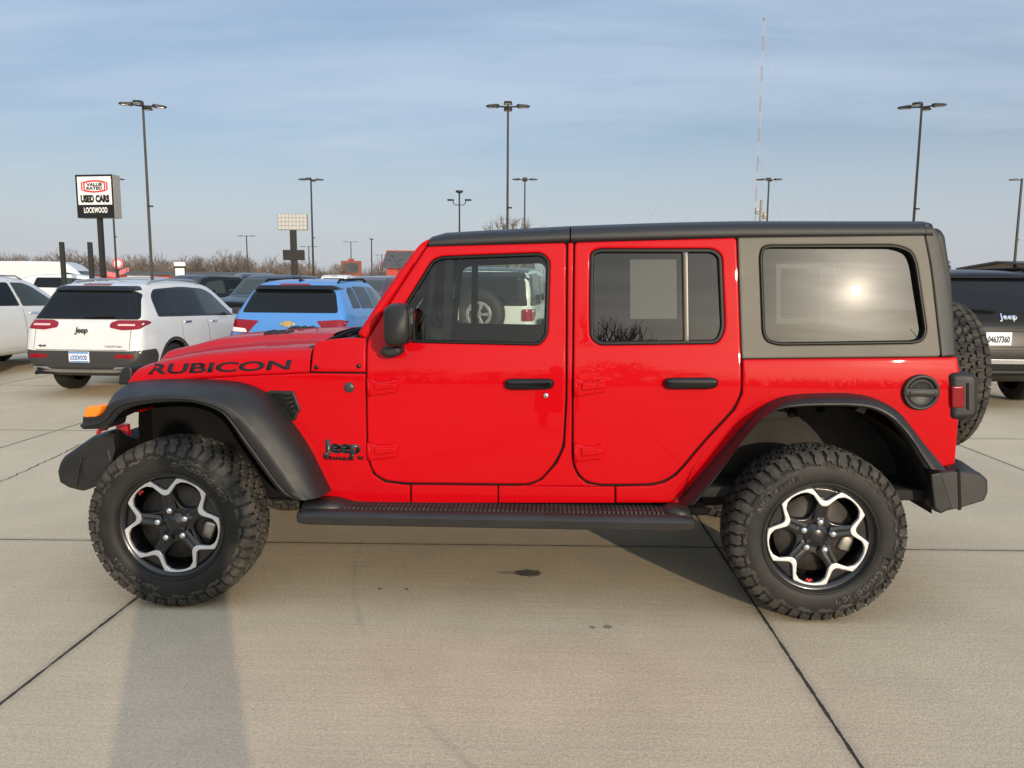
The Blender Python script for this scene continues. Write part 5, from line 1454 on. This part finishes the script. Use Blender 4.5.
# ------------------------------------------------------------------ signs
sx, sy, _ = at(99.5, 38)
def vsign():
    t = thing('pole_sign', 'white and black used cars sign with a red oval on a dark post', 'sign', (sx, sy, 0), R(2.2-9))
    k = 38/780.0
    W, H, z0 = 1.96, 2.02, 4.50
    obj('post', tube_bm([(0, .25, 0), (0, .25, z0+.1)], .14, 4), 'pole', t, smooth=False)
    cab = box_bm(-W/2, W/2, 0, .55, z0, z0+H, .02, 1); co = obj('cabinet', cab, 'signframe', t, smooth=False)
    obj('frame', panel_bm([(-W/2, z0), (W/2, z0), (W/2, z0+H), (-W/2, z0+H)], lambda a, b, o: Vector((a, -.012-o, b)), [[(-W/2+.09, z0+.09), (W/2-.09, z0+.09), (W/2-.09, z0+H-.09), (-W/2+.09, z0+H-.09)]], thick=.012, e=.003, grid=0), 'signblack', t, smooth=False)
    f = lambda a, b, o: Vector((a, -.004-o, b))
    zs = z0+.62
    a_ = obj('white_face', panel_bm([(-W/2+.09, zs), (W/2-.09, zs), (W/2-.09, z0+H-.09), (-W/2+.09, z0+H-.09)], f, thick=0, e=0, grid=0), 'signwhite', t, smooth=False)
    b_ = obj('black_face', panel_bm([(-W/2+.09, z0+.09), (W/2-.09, z0+.09), (W/2-.09, zs), (-W/2+.09, zs)], f, thick=0, e=0, grid=0), 'signblack', t, smooth=False)
    zc = z0+1.47
    def stad(w, h, bul=.12):
        P = []
        for i in range(13):
            u = -1+2*i/12; P.append((u*w, -h-bul*(1-u*u)))
        for i in range(13):
            u = 1-2*i/12; P.append((u*w, h+bul*(1-u*u)))
        return P
    g = lambda a, b, o: Vector((a, -.007-o, zc+b))
    obj('red_ring', panel_bm(stad(.70, .185, .11), g, [stad(.50, .15, .065)], thick=0, e=0, grid=0), 'signred', a_, smooth=False)
    for s in (-1, 1):
        obj('white_stripe', panel_bm([(s*.60-.018, -.19), (s*.60+.018, -.18), (s*.60+.018, .18), (s*.60-.018, .19)], lambda a, b, o: Vector((a, -.010-o, zc+b)), thick=0, e=0, grid=0), 'signwhite', a_, smooth=False)
    def lt(s, x0, x1, z, h, m, par, bold): obj('lettering', fit_text(s, x0, x1, h, lambda u, q, o: Vector((u, -.008-o, z+q)), bold=bold, thick=.002), m, par, False)
    lt('VALUE', -.42, .42, zc+.02, .135, 'signblack', a_, .010)
    lt('RATED', -.42, .42, zc-.15, .135, 'signblack', a_, .010)
    lt('USED CARS', -.76, .76, zs+.13, .30, 'signblack', a_, .034)
    lt('LOCKWOOD', -.62, .62, z0+.24, .25, 'signwhite', b_, .012)
vsign()
# reader board, seen edge-on white with a grid
rx, ry, _ = at(294, 55)
t = thing('reader_board', 'white gridded reader board on a dark post with a smaller dark board below', 'sign', (rx, ry, 0), R(2))
obj('post', box_bm(-.20, .20, -.15, .15, 0, 5.4), 'pole', t, smooth=False)
bo = obj('board', box_bm(-1.02, 1.02, -.16, .16, 5.05, 6.15, .02, 1), 'signframe', t, smooth=False)
gridb = bmesh.new()
for i in range(8):
    for j in range(4):
        x = -.99+i*.25; z = 5.08+j*.265
        box_bm(x+.03, x+.222, -.172, -.155, z+.03, z+.235, 0, 1, gridb)
obj('board_panel', gridb, 'boardgrey', bo, smooth=False)
obj('lower_board', box_bm(-.72, .72, -.18, .18, 3.0, 3.70, .02, 1), 'pole', t, smooth=False)
# dark posts
for px, lab in ((63.5, 'short dark square post standing further left of the used cars sign'), (91.5, 'short dark square post next to the used cars sign post')):
    x, y, _ = at(px, 30)
    b = box_bm(-.07, .07, -.07, .07, 0, 2.98, .012, 2)
    for k in range(5): box_bm(-.075, .075, -.075, .075, 2.1+k*.16, 2.13+k*.16, .004, 1, b)
    o = obj('post', b, 'lamp', None, False); o.location = (x, y, 0)
    tag(o, lab, 'post', 'dark posts by the used cars sign')
# round red and white sign
x, y, _ = at(118, 70)
t = thing('round_sign', 'round red and white sign with slanted ribbons far behind the white SUV', 'sign', (x, y, 0), R(5))
obj('post', tube_bm([(0, .1, 0), (0, .1, 3.0)], .08, 8), 'pole', t)
obj('disc', lathe_bm([(0, -.06), (.36, -.06), (.38, 0), (0, .03)], 28), 'signwhite', t)
obj('ring', lathe_bm([(.30, -.07), (.48, -.07), (.50, 0), (.30, 0)], 28), 'pinksign', t)
for o in t.children:
    if o.name.startswith(('disc', 'ring')): o.location = (0, 0, 3.0)
for s, zz in ((-1, 1.95), (1, 2.15)):
    obj('ribbon', panel_bm([(s*.1, -.2), (s*.95, -.05+.2*(s > 0)), (s*.95, .35+.2*(s > 0)), (s*.1, .2)][::s], lambda a, b, o, zz=zz: Vector((a, -.05-o, zz+b)), thick=.03, e=.004, grid=0), 'pinksign', t, smooth=False)
# small white sign
x, y, _ = at(180, 62)
t = thing('small_sign', 'small white sign with a dark middle band over the black pickup', 'sign', (x, y, 0), R(3))
obj('panel', box_bm(-.36, .36, -.08, .08, 1.85, 2.5, .02, 1), 'signwhite', t, smooth=False)
obj('header', box_bm(-.42, .42, -.10, .10, 2.66, 2.98, .02, 1), 'signwhite', t, smooth=False)
obj('frame', box_bm(-.40, .40, -.06, .06, .0, 2.7), 'pole', t, smooth=False)
# brown electronic billboard
x, y, _ = at(351, 150)
t = thing('billboard', 'brick red framed billboard with grey screen on a tan base', 'billboard', (x, y, 0), R(2))
obj('frame', box_bm(-1.9, 1.9, -.3, .3, 2.6, 5.4, .05, 1), 'brick', t, smooth=False)
obj('screen', box_bm(-1.45, 1.45, -.34, -.28, 3.1, 5.0), 'screen', t, smooth=False)
obj('cap', box_bm(-.5, .5, -.35, .35, 5.4, 5.8, .05, 1), 'brick', t, smooth=False)
obj('base', box_bm(-1.5, 1.5, -.25, .25, 0, 2.6), 'tan', t, smooth=False)

# ------------------------------------------------------------------ buildings
def shed(name, label, loc, rz, L, W, hw, hr, wall, roof, openings=()):
    t = thing(name, label, 'building', loc, rz)
    bm = loft_bm([[Vector((x, -W/2, 0)), Vector((x, W/2, 0)), Vector((x, W/2, hw)), Vector((x, 0, hr-.05)), Vector((x, -W/2, hw))] for x in (0, L)])
    obj('wall', bm, wall, t, smooth=False)
    rf = bmesh.new()
    for s in (-1, 1):
        k = (hr-hw)/(W/2)
        loft_bm([[Vector((x, s*(W/2+.4), hw-.4*k+.0)), Vector((x, 0, hr)), Vector((x, 0, hr+.14)), Vector((x, s*(W/2+.4), hw-.4*k+.14))] for x in (-.5, L+.5)], True, True, rf)
    obj('roof', rf, roof, t, smooth=False)
    return t
bx, by, _ = at(391, 92)
t = shed('red_building', 'red building with a steep grey shingle roof behind the windscreen pillar', (bx, by, 0), R(4), 16, 9, 3.15, 4.95, 'brickred', 'shingle')
for x_ in (-.55, 16.45):
    obj('fascia', loft_bm([[Vector((x_, -4.9, 2.92)), Vector((x_+.05, -4.9, 2.92)), Vector((x_+.05, -4.9, 3.13)), Vector((x_, -4.9, 3.13))], [Vector((x_, 0, 4.88)), Vector((x_+.05, 0, 4.88)), Vector((x_+.05, 0, 5.10)), Vector((x_, 0, 5.10))]]), 'brickred', t, smooth=False)
obj('ridge_cap', box_bm(-.5, 16.5, -.12, .12, 5.04, 5.15), 'brickred', t, smooth=False)
obj('corner_post', box_bm(2.4, 2.5, -4.56, -4.5, 0, 2.6), 'black', t, smooth=False)
obj('door', box_bm(4, 6, -4.55, -4.48, 0, 2.3), 'carglass', t, smooth=False)
bx, by, _ = at(1000, 62)
t = shed('tan_building', 'low tan building with flat eaves behind the dark grey SUV', (bx, by, 0), R(-2), 18, 12, 2.9, 3.3, 'tan', 'shingle')
obj('door', box_bm(3, 4.2, -6.06, -5.98, 0, 2.2), 'carglass', t, smooth=False)
obj('window', box_bm(6, 8, -6.06, -5.98, 1.0, 2.2), 'carglass', t, smooth=False)
bx, by, _ = at(96, 108)
t = shed('long_red_building', 'long low building with a red wall below the far trees at the left', (bx, by, 0), R(4), 20, 8, 2.2, 2.6, 'brickred', 'shingle')
obj('door', box_bm(6, 9, -4.06, -3.98, 0, 2.1), 'signwhite', t, smooth=False)

# ------------------------------------------------------------------ radio tower and utility pole
def lattice(t, H, w, D):
    secs = 18
    for k in range(secs):
        bm = bmesh.new()
        z0, z1 = H*k/secs, H*(k+1)/secs
        cs = [(w*math.cos(R(90+120*i)), w*math.sin(R(90+120*i))) for i in range(3)]
        n = 5
        for i in range(3):
            x, y = cs[i]; x2, y2 = cs[(i+1) % 3]
            tube_bm([(x, y, z0), (x, y, z1)], .055, 4, bm)
            for j in range(n):
                za, zb_ = z0+(z1-z0)*j/n, z0+(z1-z0)*(j+1)/n
                tube_bm([(x, y, za), (x2, y2, zb_)], .022, 3, bm); tube_bm([(x, y, zb_), (x2, y2, zb_)], .022, 3, bm)
        obj('tower_section', bm, 'towerwhite' if k % 2 else 'towerred', t, smooth=False)
x, y, _ = at(751.5, 300)
t = thing('radio_tower', 'tall thin red and white lattice radio tower with guy wires', 'tower', (x, y, 0), 0)
lattice(t, 97, .36, 300)
gb = bmesh.new()
for i in range(3):
    a = R(30+120*i)
    for hz in (48, 92): tube_bm([(0, 0, hz), (60*math.cos(a), 60*math.sin(a), .5)], .025, 3, gb)
obj('guy_wire', gb, 'lampglass', t)
obj('beacon', lathe_bm([(0, 98.2), (.35, 97.9), (.4, 97.2), (.1, 97)], 10, 'Z'), 'towerred', t)
x, y, _ = at(757, 90)
t = thing('utility_pole', 'pale wooden utility pole with transformer cans near the radio tower', 'utility pole', (x, y, 0), 0)
obj('pole', tube_bm([(0, 0, 0), (0, 0, 10.9)], [.22, .15], 10), 'wood', t)
for s, zz in ((-1, 9.6), (1, 9.1)):
    obj('transformer', lathe_bm([(0, zz+.45), (.2, zz+.45), (.24, zz+.3), (.24, zz-.25), (0, zz-.3)], 12, 'Z'), 'lampglass', t).location = (s*.45, 0, 0)
    obj('bracket', box_bm(min(0, s*.5), max(0, s*.5), -.04, .04, zz, zz+.08), 'pole', t)

# ------------------------------------------------------------------ bare trees
def bare_tree_bms(seed, H, spread=1., lv=5):
    rnd = random.Random(seed)
    tb_, cb = bmesh.new(), bmesh.new()
    def grow(p, d, l, r, lev):
        q = p+d*l
        mid = p.lerp(q, .5)+Vector((rnd.uniform(-1, 1), rnd.uniform(-1, 1), 0))*l*.06
        seg = 6 if lev == 0 else (4 if lev < 2 else 3)
        tube_bm([p, mid, q], [r, r*.85, r*.68], seg, tb_ if lev == 0 else cb, False)
        if lev >= lv: return
        n = 3 if lev < 3 else rnd.choice((2, 3, 3))
        if lev == 0: n = 5
        for i in range(n):
            a = rnd.uniform(0, 2*math.pi)
            tilt = rnd.uniform(.25, .75)*spread if lev else rnd.uniform(.2, .75)*spread
            o = d.orthogonal().normalized(); o.rotate(Matrix.Rotation(a, 3, d))
            nd = (d*math.cos(tilt)+o*math.sin(tilt)); nd.z += .12; nd.normalize()
            s_ = p.lerp(q, rnd.uniform(.65, 1.) if lev else rnd.uniform(.55, 1.))
            grow(s_, nd, l*rnd.uniform(.62, .85), max(.015, r*.60), lev+1)
    grow(Vector((0, 0, 0)), Vector((0, 0, 1)), H*.27, H*.022, 0)
    return tb_, cb
protos = []
for sd in range(4):
    a, b = bare_tree_bms(11+sd, 8.0, 1.0+.1*sd)
    for n_, bm in (('trunk', a), ('crown', b)):
        d = bpy.data.meshes.new(n_); bm.to_mesh(d); bm.free(); d.materials.append(M['bark' if n_ == 'trunk' else 'twig'])
        protos.append(d)
def bare_tree(px, D, k, i, label, rz, group='bare trees on the horizon', loc=None):
    x, y, _ = loc if loc else at(px, D)
    t = thing('bare_tree', label, 'tree', (x, y, 0), rz, group)
    t.scale = (k*1.12, k*1.12, k)
    for d in protos[2*i:2*i+2]:
        o = bpy.data.objects.new(d.name, d); C.objects.link(o); o.parent = t
    return t
rnd = random.Random(5)
bare_tree(510, 72, 1.27, 0, 'bare tree top showing over the red vehicle roof between two light poles', .4)
bare_tree(986, 74, .50, 1, 'small bare tree behind the tan building at the right', 1.4)
bare_tree(236, 118, 1.02, 2, 'taller bare tree behind the small light pole at the left', 2.)
bare_tree(73, 122, 1.0, 3, 'bare tree on the horizon behind the two short dark posts', .3)
px = -30
while px < 345:
    D = rnd.uniform(118, 150)
    bare_tree(px, D, rnd.uniform(.62, 1.0)*D/130*(1 if px < 250 else .82), rnd.randrange(4), 'bare brown tree in the far row along the horizon at the left', rnd.uniform(0, 6))
    px += rnd.uniform(3, 6)
for px in (362, 395, 415):
    bare_tree(px, 170, .72, rnd.randrange(4), 'thin distant bare tree near the red building', rnd.uniform(0, 6))
# evergreen tips at the right
def evergreen(px, D, H, label):
    x, y, _ = at(px, D)
    t = thing('evergreen_tree', label, 'tree', (x, y, 0), 0, None)
    obj('trunk', tube_bm([(0, 0, 0), (0, 0, H*.9)], [.12, .03], 6), 'bark', t)
    bm = bmesh.new(); rr = random.Random(px)
    for k in range(420):
        u = rr.random()**.8; z = H*(.12+.88*u); rad = (1-u)*H*.26+.05
        a = rr.uniform(0, 6.28); r2 = rad*rr.uniform(.3, 1.1)
        c = Vector((r2*math.cos(a), r2*math.sin(a), z)); s = rr.uniform(.15, .34)
        d = Vector((math.cos(a), math.sin(a), -.35)).normalized(); n = Vector((-math.sin(a), math.cos(a), 0))
        vv = [bm.verts.new(c+d*s), bm.verts.new(c+n*s*.3), bm.verts.new(c-d*s*.5), bm.verts.new(c-n*s*.3+Vector((0, 0, .05)))]
        bm.faces.new(vv)
    obj('crown', bm, 'ever', t, smooth=False)
evergreen(944, 60, 3.4, 'dark evergreen just showing past the rear hardtop corner')
# a belt of leafless wood closing the view behind the far trees
wood = bmesh.new()
rr = random.Random(9)
for k in range(5200):
    px = rr.uniform(-420, 420) if rr.random() < .75 else rr.uniform(420, 1500)
    D = rr.uniform(175, 230); x, y, _ = at(px, D)
    h = rr.uniform(3.2, 6.8)*(.9+.25*math.sin(px*.05)+.15*math.sin(px*.17)); 
    x += rr.uniform(-1, 1)
    tube_bm([(x, y, rr.uniform(0, h*.5)), (x+rr.uniform(-1, 1), y, h*.7), (x+rr.uniform(-1.6, 1.6), y, h)], [.11, .07, .02], 3, wood, False)
o = obj('treeline', wood, 'twig', None, False); tag(o, 'far-off belt of leafless brown wood along the horizon', 'trees', None, 'stuff')
# trees across the road behind the photographer, mirrored in the glass and paint
for k in range(36):
    a = R(-62+124*k/35+rnd.uniform(-2, 2)); D = rnd.uniform(38, 52)
    if R(15) < a < R(36): continue            # the low sun comes through a gap here
    bare_tree(0, 0, (rnd.uniform(1.0, 1.25) if a < R(3) else rnd.uniform(1.3, 1.75)), rnd.randrange(4), 'bare tree across the lot, mirrored dark in the side windows', rnd.uniform(0, 6), 'bare trees mirrored in the windows', (1.7+D*math.sin(a), -4.4-D*math.cos(a), 0))
wood = bmesh.new()
for k in range(2600):
    a = R(rr.uniform(-75, 75)); D = rr.uniform(76, 95); h = rr.uniform(3.5, 7.5)
    x, y = 1.7+D*math.sin(a), -4.4-D*math.cos(a)
    tube_bm([(x, y, 0), (x+rr.uniform(-.8, .8), y, h*.6), (x+rr.uniform(-1.2, 1.2), y, h)], [.16, .09, .02], 3, wood, False)
o = obj('undergrowth', wood, 'bark', None, False); tag(o, 'dark brush mirrored low in the side windows', 'brush', None, 'stuff')

# ------------------------------------------------------------------ the photographer, whose long shadow crosses the front wheel
def skin_body(name, V, E, rad, m, par, root=0, sub=2):
    me = bpy.data.meshes.new(name); me.from_pydata([Vector(v) for v in V], E, [])
    o = bpy.data.objects.new(name, me); C.objects.link(o)
    o.modifiers.new('skin', 'SKIN'); sb = o.modifiers.new('sub', 'SUBSURF'); sb.levels = sub; sb.render_levels = sub
    for i, r in enumerate(rad):
        me.skin_vertices[0].data[i].radius = (r if isinstance(r, tuple) else (r, r)); me.skin_vertices[0].data[i].use_root = (i == root)
    dg = bpy.context.evaluated_depsgraph_get()
    m2 = bpy.data.meshes.new_from_object(o.evaluated_get(dg)); bpy.data.objects.remove(o); bpy.data.meshes.remove(me)
    return obj(name, m2, m, par)
ph = thing('person', 'person in long dark coat holding up a phone, casting the long shadow', 'person', (1.90, -5.02, 0), 0)
V = [(0, 0, .95), (0, 0, 1.12), (0, .0, 1.32), (0, .01, 1.46), (0, .03, 1.56), (0, .03, 1.66),
     (-.17, 0, 1.43), (-.22, .10, 1.20), (-.12, .36, 1.36), (-.06, .44, 1.46),
     (.17, 0, 1.43), (.22, .10, 1.20), (.12, .36, 1.36), (.06, .44, 1.46),
     (-.10, 0, .88), (-.13, .02, .48), (-.14, -.02, .10), (-.15, .12, .05),
     (.10, 0, .88), (.13, .02, .48), (.14, -.02, .10), (.15, .12, .05)]
E_ = [(0, 1), (1, 2), (2, 3), (3, 4), (4, 5), (3, 6), (6, 7), (7, 8), (8, 9), (3, 10), (10, 11), (11, 12), (12, 13), (0, 14), (14, 15), (15, 16), (16, 17), (0, 18), (18, 19), (19, 20), (20, 21)]
rad = [(.17, .12), (.165, .12), (.185, .125), (.10, .09), .058, (.075, .09), .075, .060, .048, .035, .075, .060, .048, .035, .105, .072, .05, .045, .105, .072, .05, .045]
body = skin_body('body', V, E_, rad, 'coatcloth', ph)
coat = []
for z, a, b in ((.26, .235, .17), (.6, .225, .16), (.95, .215, .15), (1.15, .21, .145), (1.36, .22, .14), (1.45, .17, .11), (1.50, .08, .08)):
    coat.append([Vector((a*math.cos(R(q)), b*math.sin(R(q)), z)) for q in range(0, 360, 15)])
obj('coat', loft_bm(coat), 'coatcloth', ph)
hd = bmesh.new(); bmesh.ops.create_uvsphere(hd, u_segments=20, v_segments=14, radius=.11); bmesh.ops.transform(hd, matrix=Matrix.Translation((0, .03, 1.66)) @ Matrix.Diagonal((.80, 1., 1.15, 1)), verts=hd.verts)
obj('head', hd, 'skin', ph)
hr_ = bmesh.new(); bmesh.ops.create_uvsphere(hr_, u_segments=20, v_segments=14, radius=.118); bmesh.ops.transform(hr_, matrix=Matrix.Translation((0, .01, 1.69)) @ Matrix.Diagonal((.82, .95, 1.05, 1)), verts=hr_.verts)
obj('hair', hr_, 'hair', ph)
for s in (-1, 1):
    for k in range(4):
        obj('finger', tube_bm([(s*.06, .455, 1.49+k*.022), (s*.085, .49, 1.50+k*.022), (s*.07, .515, 1.50+k*.022)], [.010, .009, .007], 6), 'skin', ph)
    obj('thumb', tube_bm([(s*.06, .45, 1.46), (s*.05, .47, 1.50), (s*.035, .475, 1.53)], [.012, .010, .008], 6), 'skin', ph)
pn = obj('phone', box_bm(-.075, .075, -.004, .004, -.036, .036, .003, 2), 'gloss'); pn.location = (1.90, -4.515, 1.55)
tag(pn, 'black phone held up by the person', 'phone')

# ------------------------------------------------------------------ ground
def sheet(x0, x1, y0, y1, z, n=1):
    bm = bmesh.new(); bmesh.ops.create_grid(bm, x_segments=n, y_segments=n, size=.5)
    bmesh.ops.transform(bm, matrix=Matrix.Translation(((x0+x1)/2, (y0+y1)/2, z)) @ Matrix.Diagonal((x1-x0, y1-y0, 1, 1)), verts=bm.verts)
    return bm
gm = bpy.data.materials.new('parking lot concrete'); gm.use_nodes = True
g = NT(gm.node_tree); gb_ = gm.node_tree.nodes['Principled BSDF']
pos = g.new('ShaderNodeNewGeometry').outputs['Position']
sp_ = g.new('ShaderNodeSeparateXYZ'); g.l.new(pos, sp_.inputs[0])
X, Y = sp_.outputs[0], sp_.outputs[1]
big = g.ramp(g.noise(pos, .35, 4, .6), .3, .7)
mid = g.ramp(g.noise(pos, 2.2, 5, .62), .3, .7)
streak = g.ramp(g.noise(g.mapping(pos, (.6, 14, 1)), 1.6, 4, .6), .3, .7)
fine = g.ramp(g.noise(pos, 70, 3, .75), .30, .70)
grit = g.ramp(g.noise(pos, 210, 2, .6), .32, .68)
c = g.mix(big, (.555, .443, .292, 1), (.610, .496, .335, 1))
val = g.m('ADD', g.m('ADD', g.m('MULTIPLY', mid, .10), g.m('MULTIPLY', streak, .05)), g.m('ADD', g.m('MULTIPLY', fine, .27), g.m('MULTIPLY', grit, .29)))
val = g.m('ADD', val, .645)
vc = g.new('ShaderNodeCombineColor')
for i in range(3): g.l.new(val, vc.inputs[i])
c = g.mix(1.0, c, vc.outputs[0], 'MULTIPLY')
# slabs differ a little from one another
sx_ = g.m('FLOOR', g.m('DIVIDE', g.m('ADD', X, .265), 3.077)); sy_ = g.m('FLOOR', g.m('DIVIDE', g.m('SUBTRACT', g.m('ADD', Y, g.m('MULTIPLY', X, -.023)), .055), 3.45))
slab = g.new('ShaderNodeTexWhiteNoise'); slab.noise_dimensions = '2D'
cv = g.new('ShaderNodeCombineXYZ'); g.l.new(sx_, cv.inputs[0]); g.l.new(sy_, cv.inputs[1]); g.l.new(cv.outputs[0], slab.inputs['Vector'])
c = g.mix(g.m('MULTIPLY', slab.outputs['Value'], .12), c, (.20, .19, .17, 1))
# pores and small dark specks
vo = g.new('ShaderNodeTexVoronoi'); vo.inputs['Scale'].default_value = 26; g.l.new(pos, vo.inputs['Vector'])
pore = g.m('MULTIPLY', g.ramp(vo.outputs['Distance'], .05, .11, 1, 0), g.ramp(g.noise(pos, 6, 2), .52, .62))
c = g.mix(g.m('MULTIPLY', pore, .55), c, (.09, .085, .08, 1))
# joints
jx = g.m('ABSOLUTE', g.m('SUBTRACT', g.m('FRACT', g.m('ADD', g.m('DIVIDE', g.m('ADD', X, .265), 3.077), .5)), .5))
jx = g.m('MULTIPLY', jx, 3.077)
jy = g.m('MULTIPLY', g.m('ABSOLUTE', g.m('SUBTRACT', g.m('FRACT', g.m('ADD', g.m('DIVIDE', g.m('SUBTRACT', g.m('ADD', Y, g.m('MULTIPLY', X, -.023)), .055), 3.45), .5)), .5)), 3.45)
wob = g.m('MULTIPLY', g.m('SUBTRACT', g.noise(pos, 7, 4, .7), .5), .016)
wid = g.m('ADD', .0055, g.m('MULTIPLY', g.noise(pos, 22, 2), .004))
jm = g.m('MAXIMUM', g.m('LESS_THAN', g.m('ADD', jx, wob), wid), g.m('LESS_THAN', g.m('ADD', jy, wob), g.m('MULTIPLY', wid, .75)))
edge = g.m('MAXIMUM', g.ramp(jx, .0, .05, 1, 0), g.ramp(jy, .0, .05, 1, 0))
c = g.mix(g.m('MULTIPLY', edge, .28), c, (.13, .115, .10, 1))
c = g.mix(g.m('MULTIPLY', jm, .92), c, (.018, .016, .015, 1))
# stains: an oil spot and two small dirt spots beside it
def spot(c, x, y, rx_, ry_, amt, colr):
    dx = g.m('DIVIDE', g.m('SUBTRACT', X, x), rx_); dy = g.m('DIVIDE', g.m('SUBTRACT', Y, y), ry_)
    d = g.m('SQRT', g.m('ADD', g.m('MULTIPLY', dx, dx), g.m('MULTIPLY', dy, dy)))
    d = g.m('ADD', d, g.m('MULTIPLY', g.m('SUBTRACT', g.noise(pos, 32, 3), .5), .9))
    return g.mix(g.ramp(d, .8, 1.1, amt, 0), c, (*colr, 1))
c = spot(c, 1.682, -.36, .075, .055, .80, (.035, .03, .026))
c = spot(c, 1.62, -.36, .11, .03, .35, (.06, .05, .045))
c = spot(c, 2.06, -1.01, .022, .022, .6, (.06, .05, .04))
c = spot(c, 1.99, -1.02, .016, .018, .55, (.06, .05, .04))
c = spot(c, .92, -.62, .012, .012, .7, (.03, .03, .03))
c = spot(c, 1.06, -.62, .012, .012, .7, (.03, .03, .03))
# a faint old tyre arc
ar = g.m('ABSOLUTE', g.m('SUBTRACT', g.vm('DISTANCE', pos, (4.6, .4, 0)), 3.95))
c = g.mix(g.m('MULTIPLY', g.ramp(ar, .0, .03, 1, 0), g.m('MULTIPLY', g.ramp(g.noise(pos, 1.3, 2), .42, .6), .16)), c, (.09, .08, .075, 1))
g.l.new(c, gb_.inputs['Base Color'])
g.l.new(g.ramp(mid, 0, 1, .80, .92), gb_.inputs['Roughness'])
gb_.inputs['Specular IOR Level'].default_value = .28
bp_ = g.new('ShaderNodeBump'); bp_.inputs['Distance'].default_value = .0022; bp_.inputs['Strength'].default_value = .55
hgt = g.m('SUBTRACT', g.m('ADD', g.m('ADD', g.m('MULTIPLY', grit, .5), g.m('MULTIPLY', fine, .6)), g.m('MULTIPLY', streak, .6)), g.m('MULTIPLY', jm, 3.))
g.l.new(hgt, bp_.inputs['Height']); g.l.new(bp_.outputs[0], gb_.inputs['Normal'])
lot = struct('parking_lot', sheet(-90, 90, -55, 100, 0), gm)
grass = mat('dry winter grass', (.15, .125, .07), .95, var=.35, vscale=.15)
land = struct('ground', sheet(-1500, 1500, -1500, 1500, -.03), grass)
# wandering cracks in the slab at the left and right
def crack(pts, wdt, seed):
    rr = random.Random(seed); bm = bmesh.new(); P = []
    for a, b in zip(pts, pts[1:]):
        a, b = Vector(a), Vector(b); n = max(2, int((b-a).length/.05))
        P += [a.lerp(b, i/n)+Vector((rr.uniform(-1, 1), rr.uniform(-1, 1)))*.012 for i in range(n)]
    L_ = [(p+Vector((rr.uniform(.4, 1)*wdt, 0)), p-Vector((rr.uniform(.4, 1)*wdt, 0))) for p in P]
    vs = [(bm.verts.new((a.x, a.y, .004)), bm.verts.new((b.x, b.y, .004))) for a, b in L_]
    for a, b in zip(vs, vs[1:]): bm.faces.new([a[0], b[0], b[1], a[1]])
    struct('pavement_crack', bm, 'crackm')
crack([(-2.50, .5), (-2.48, 1.34), (-2.60, 2.3), (-2.70, 2.75), (-2.55, 3.2)], .007, 1)
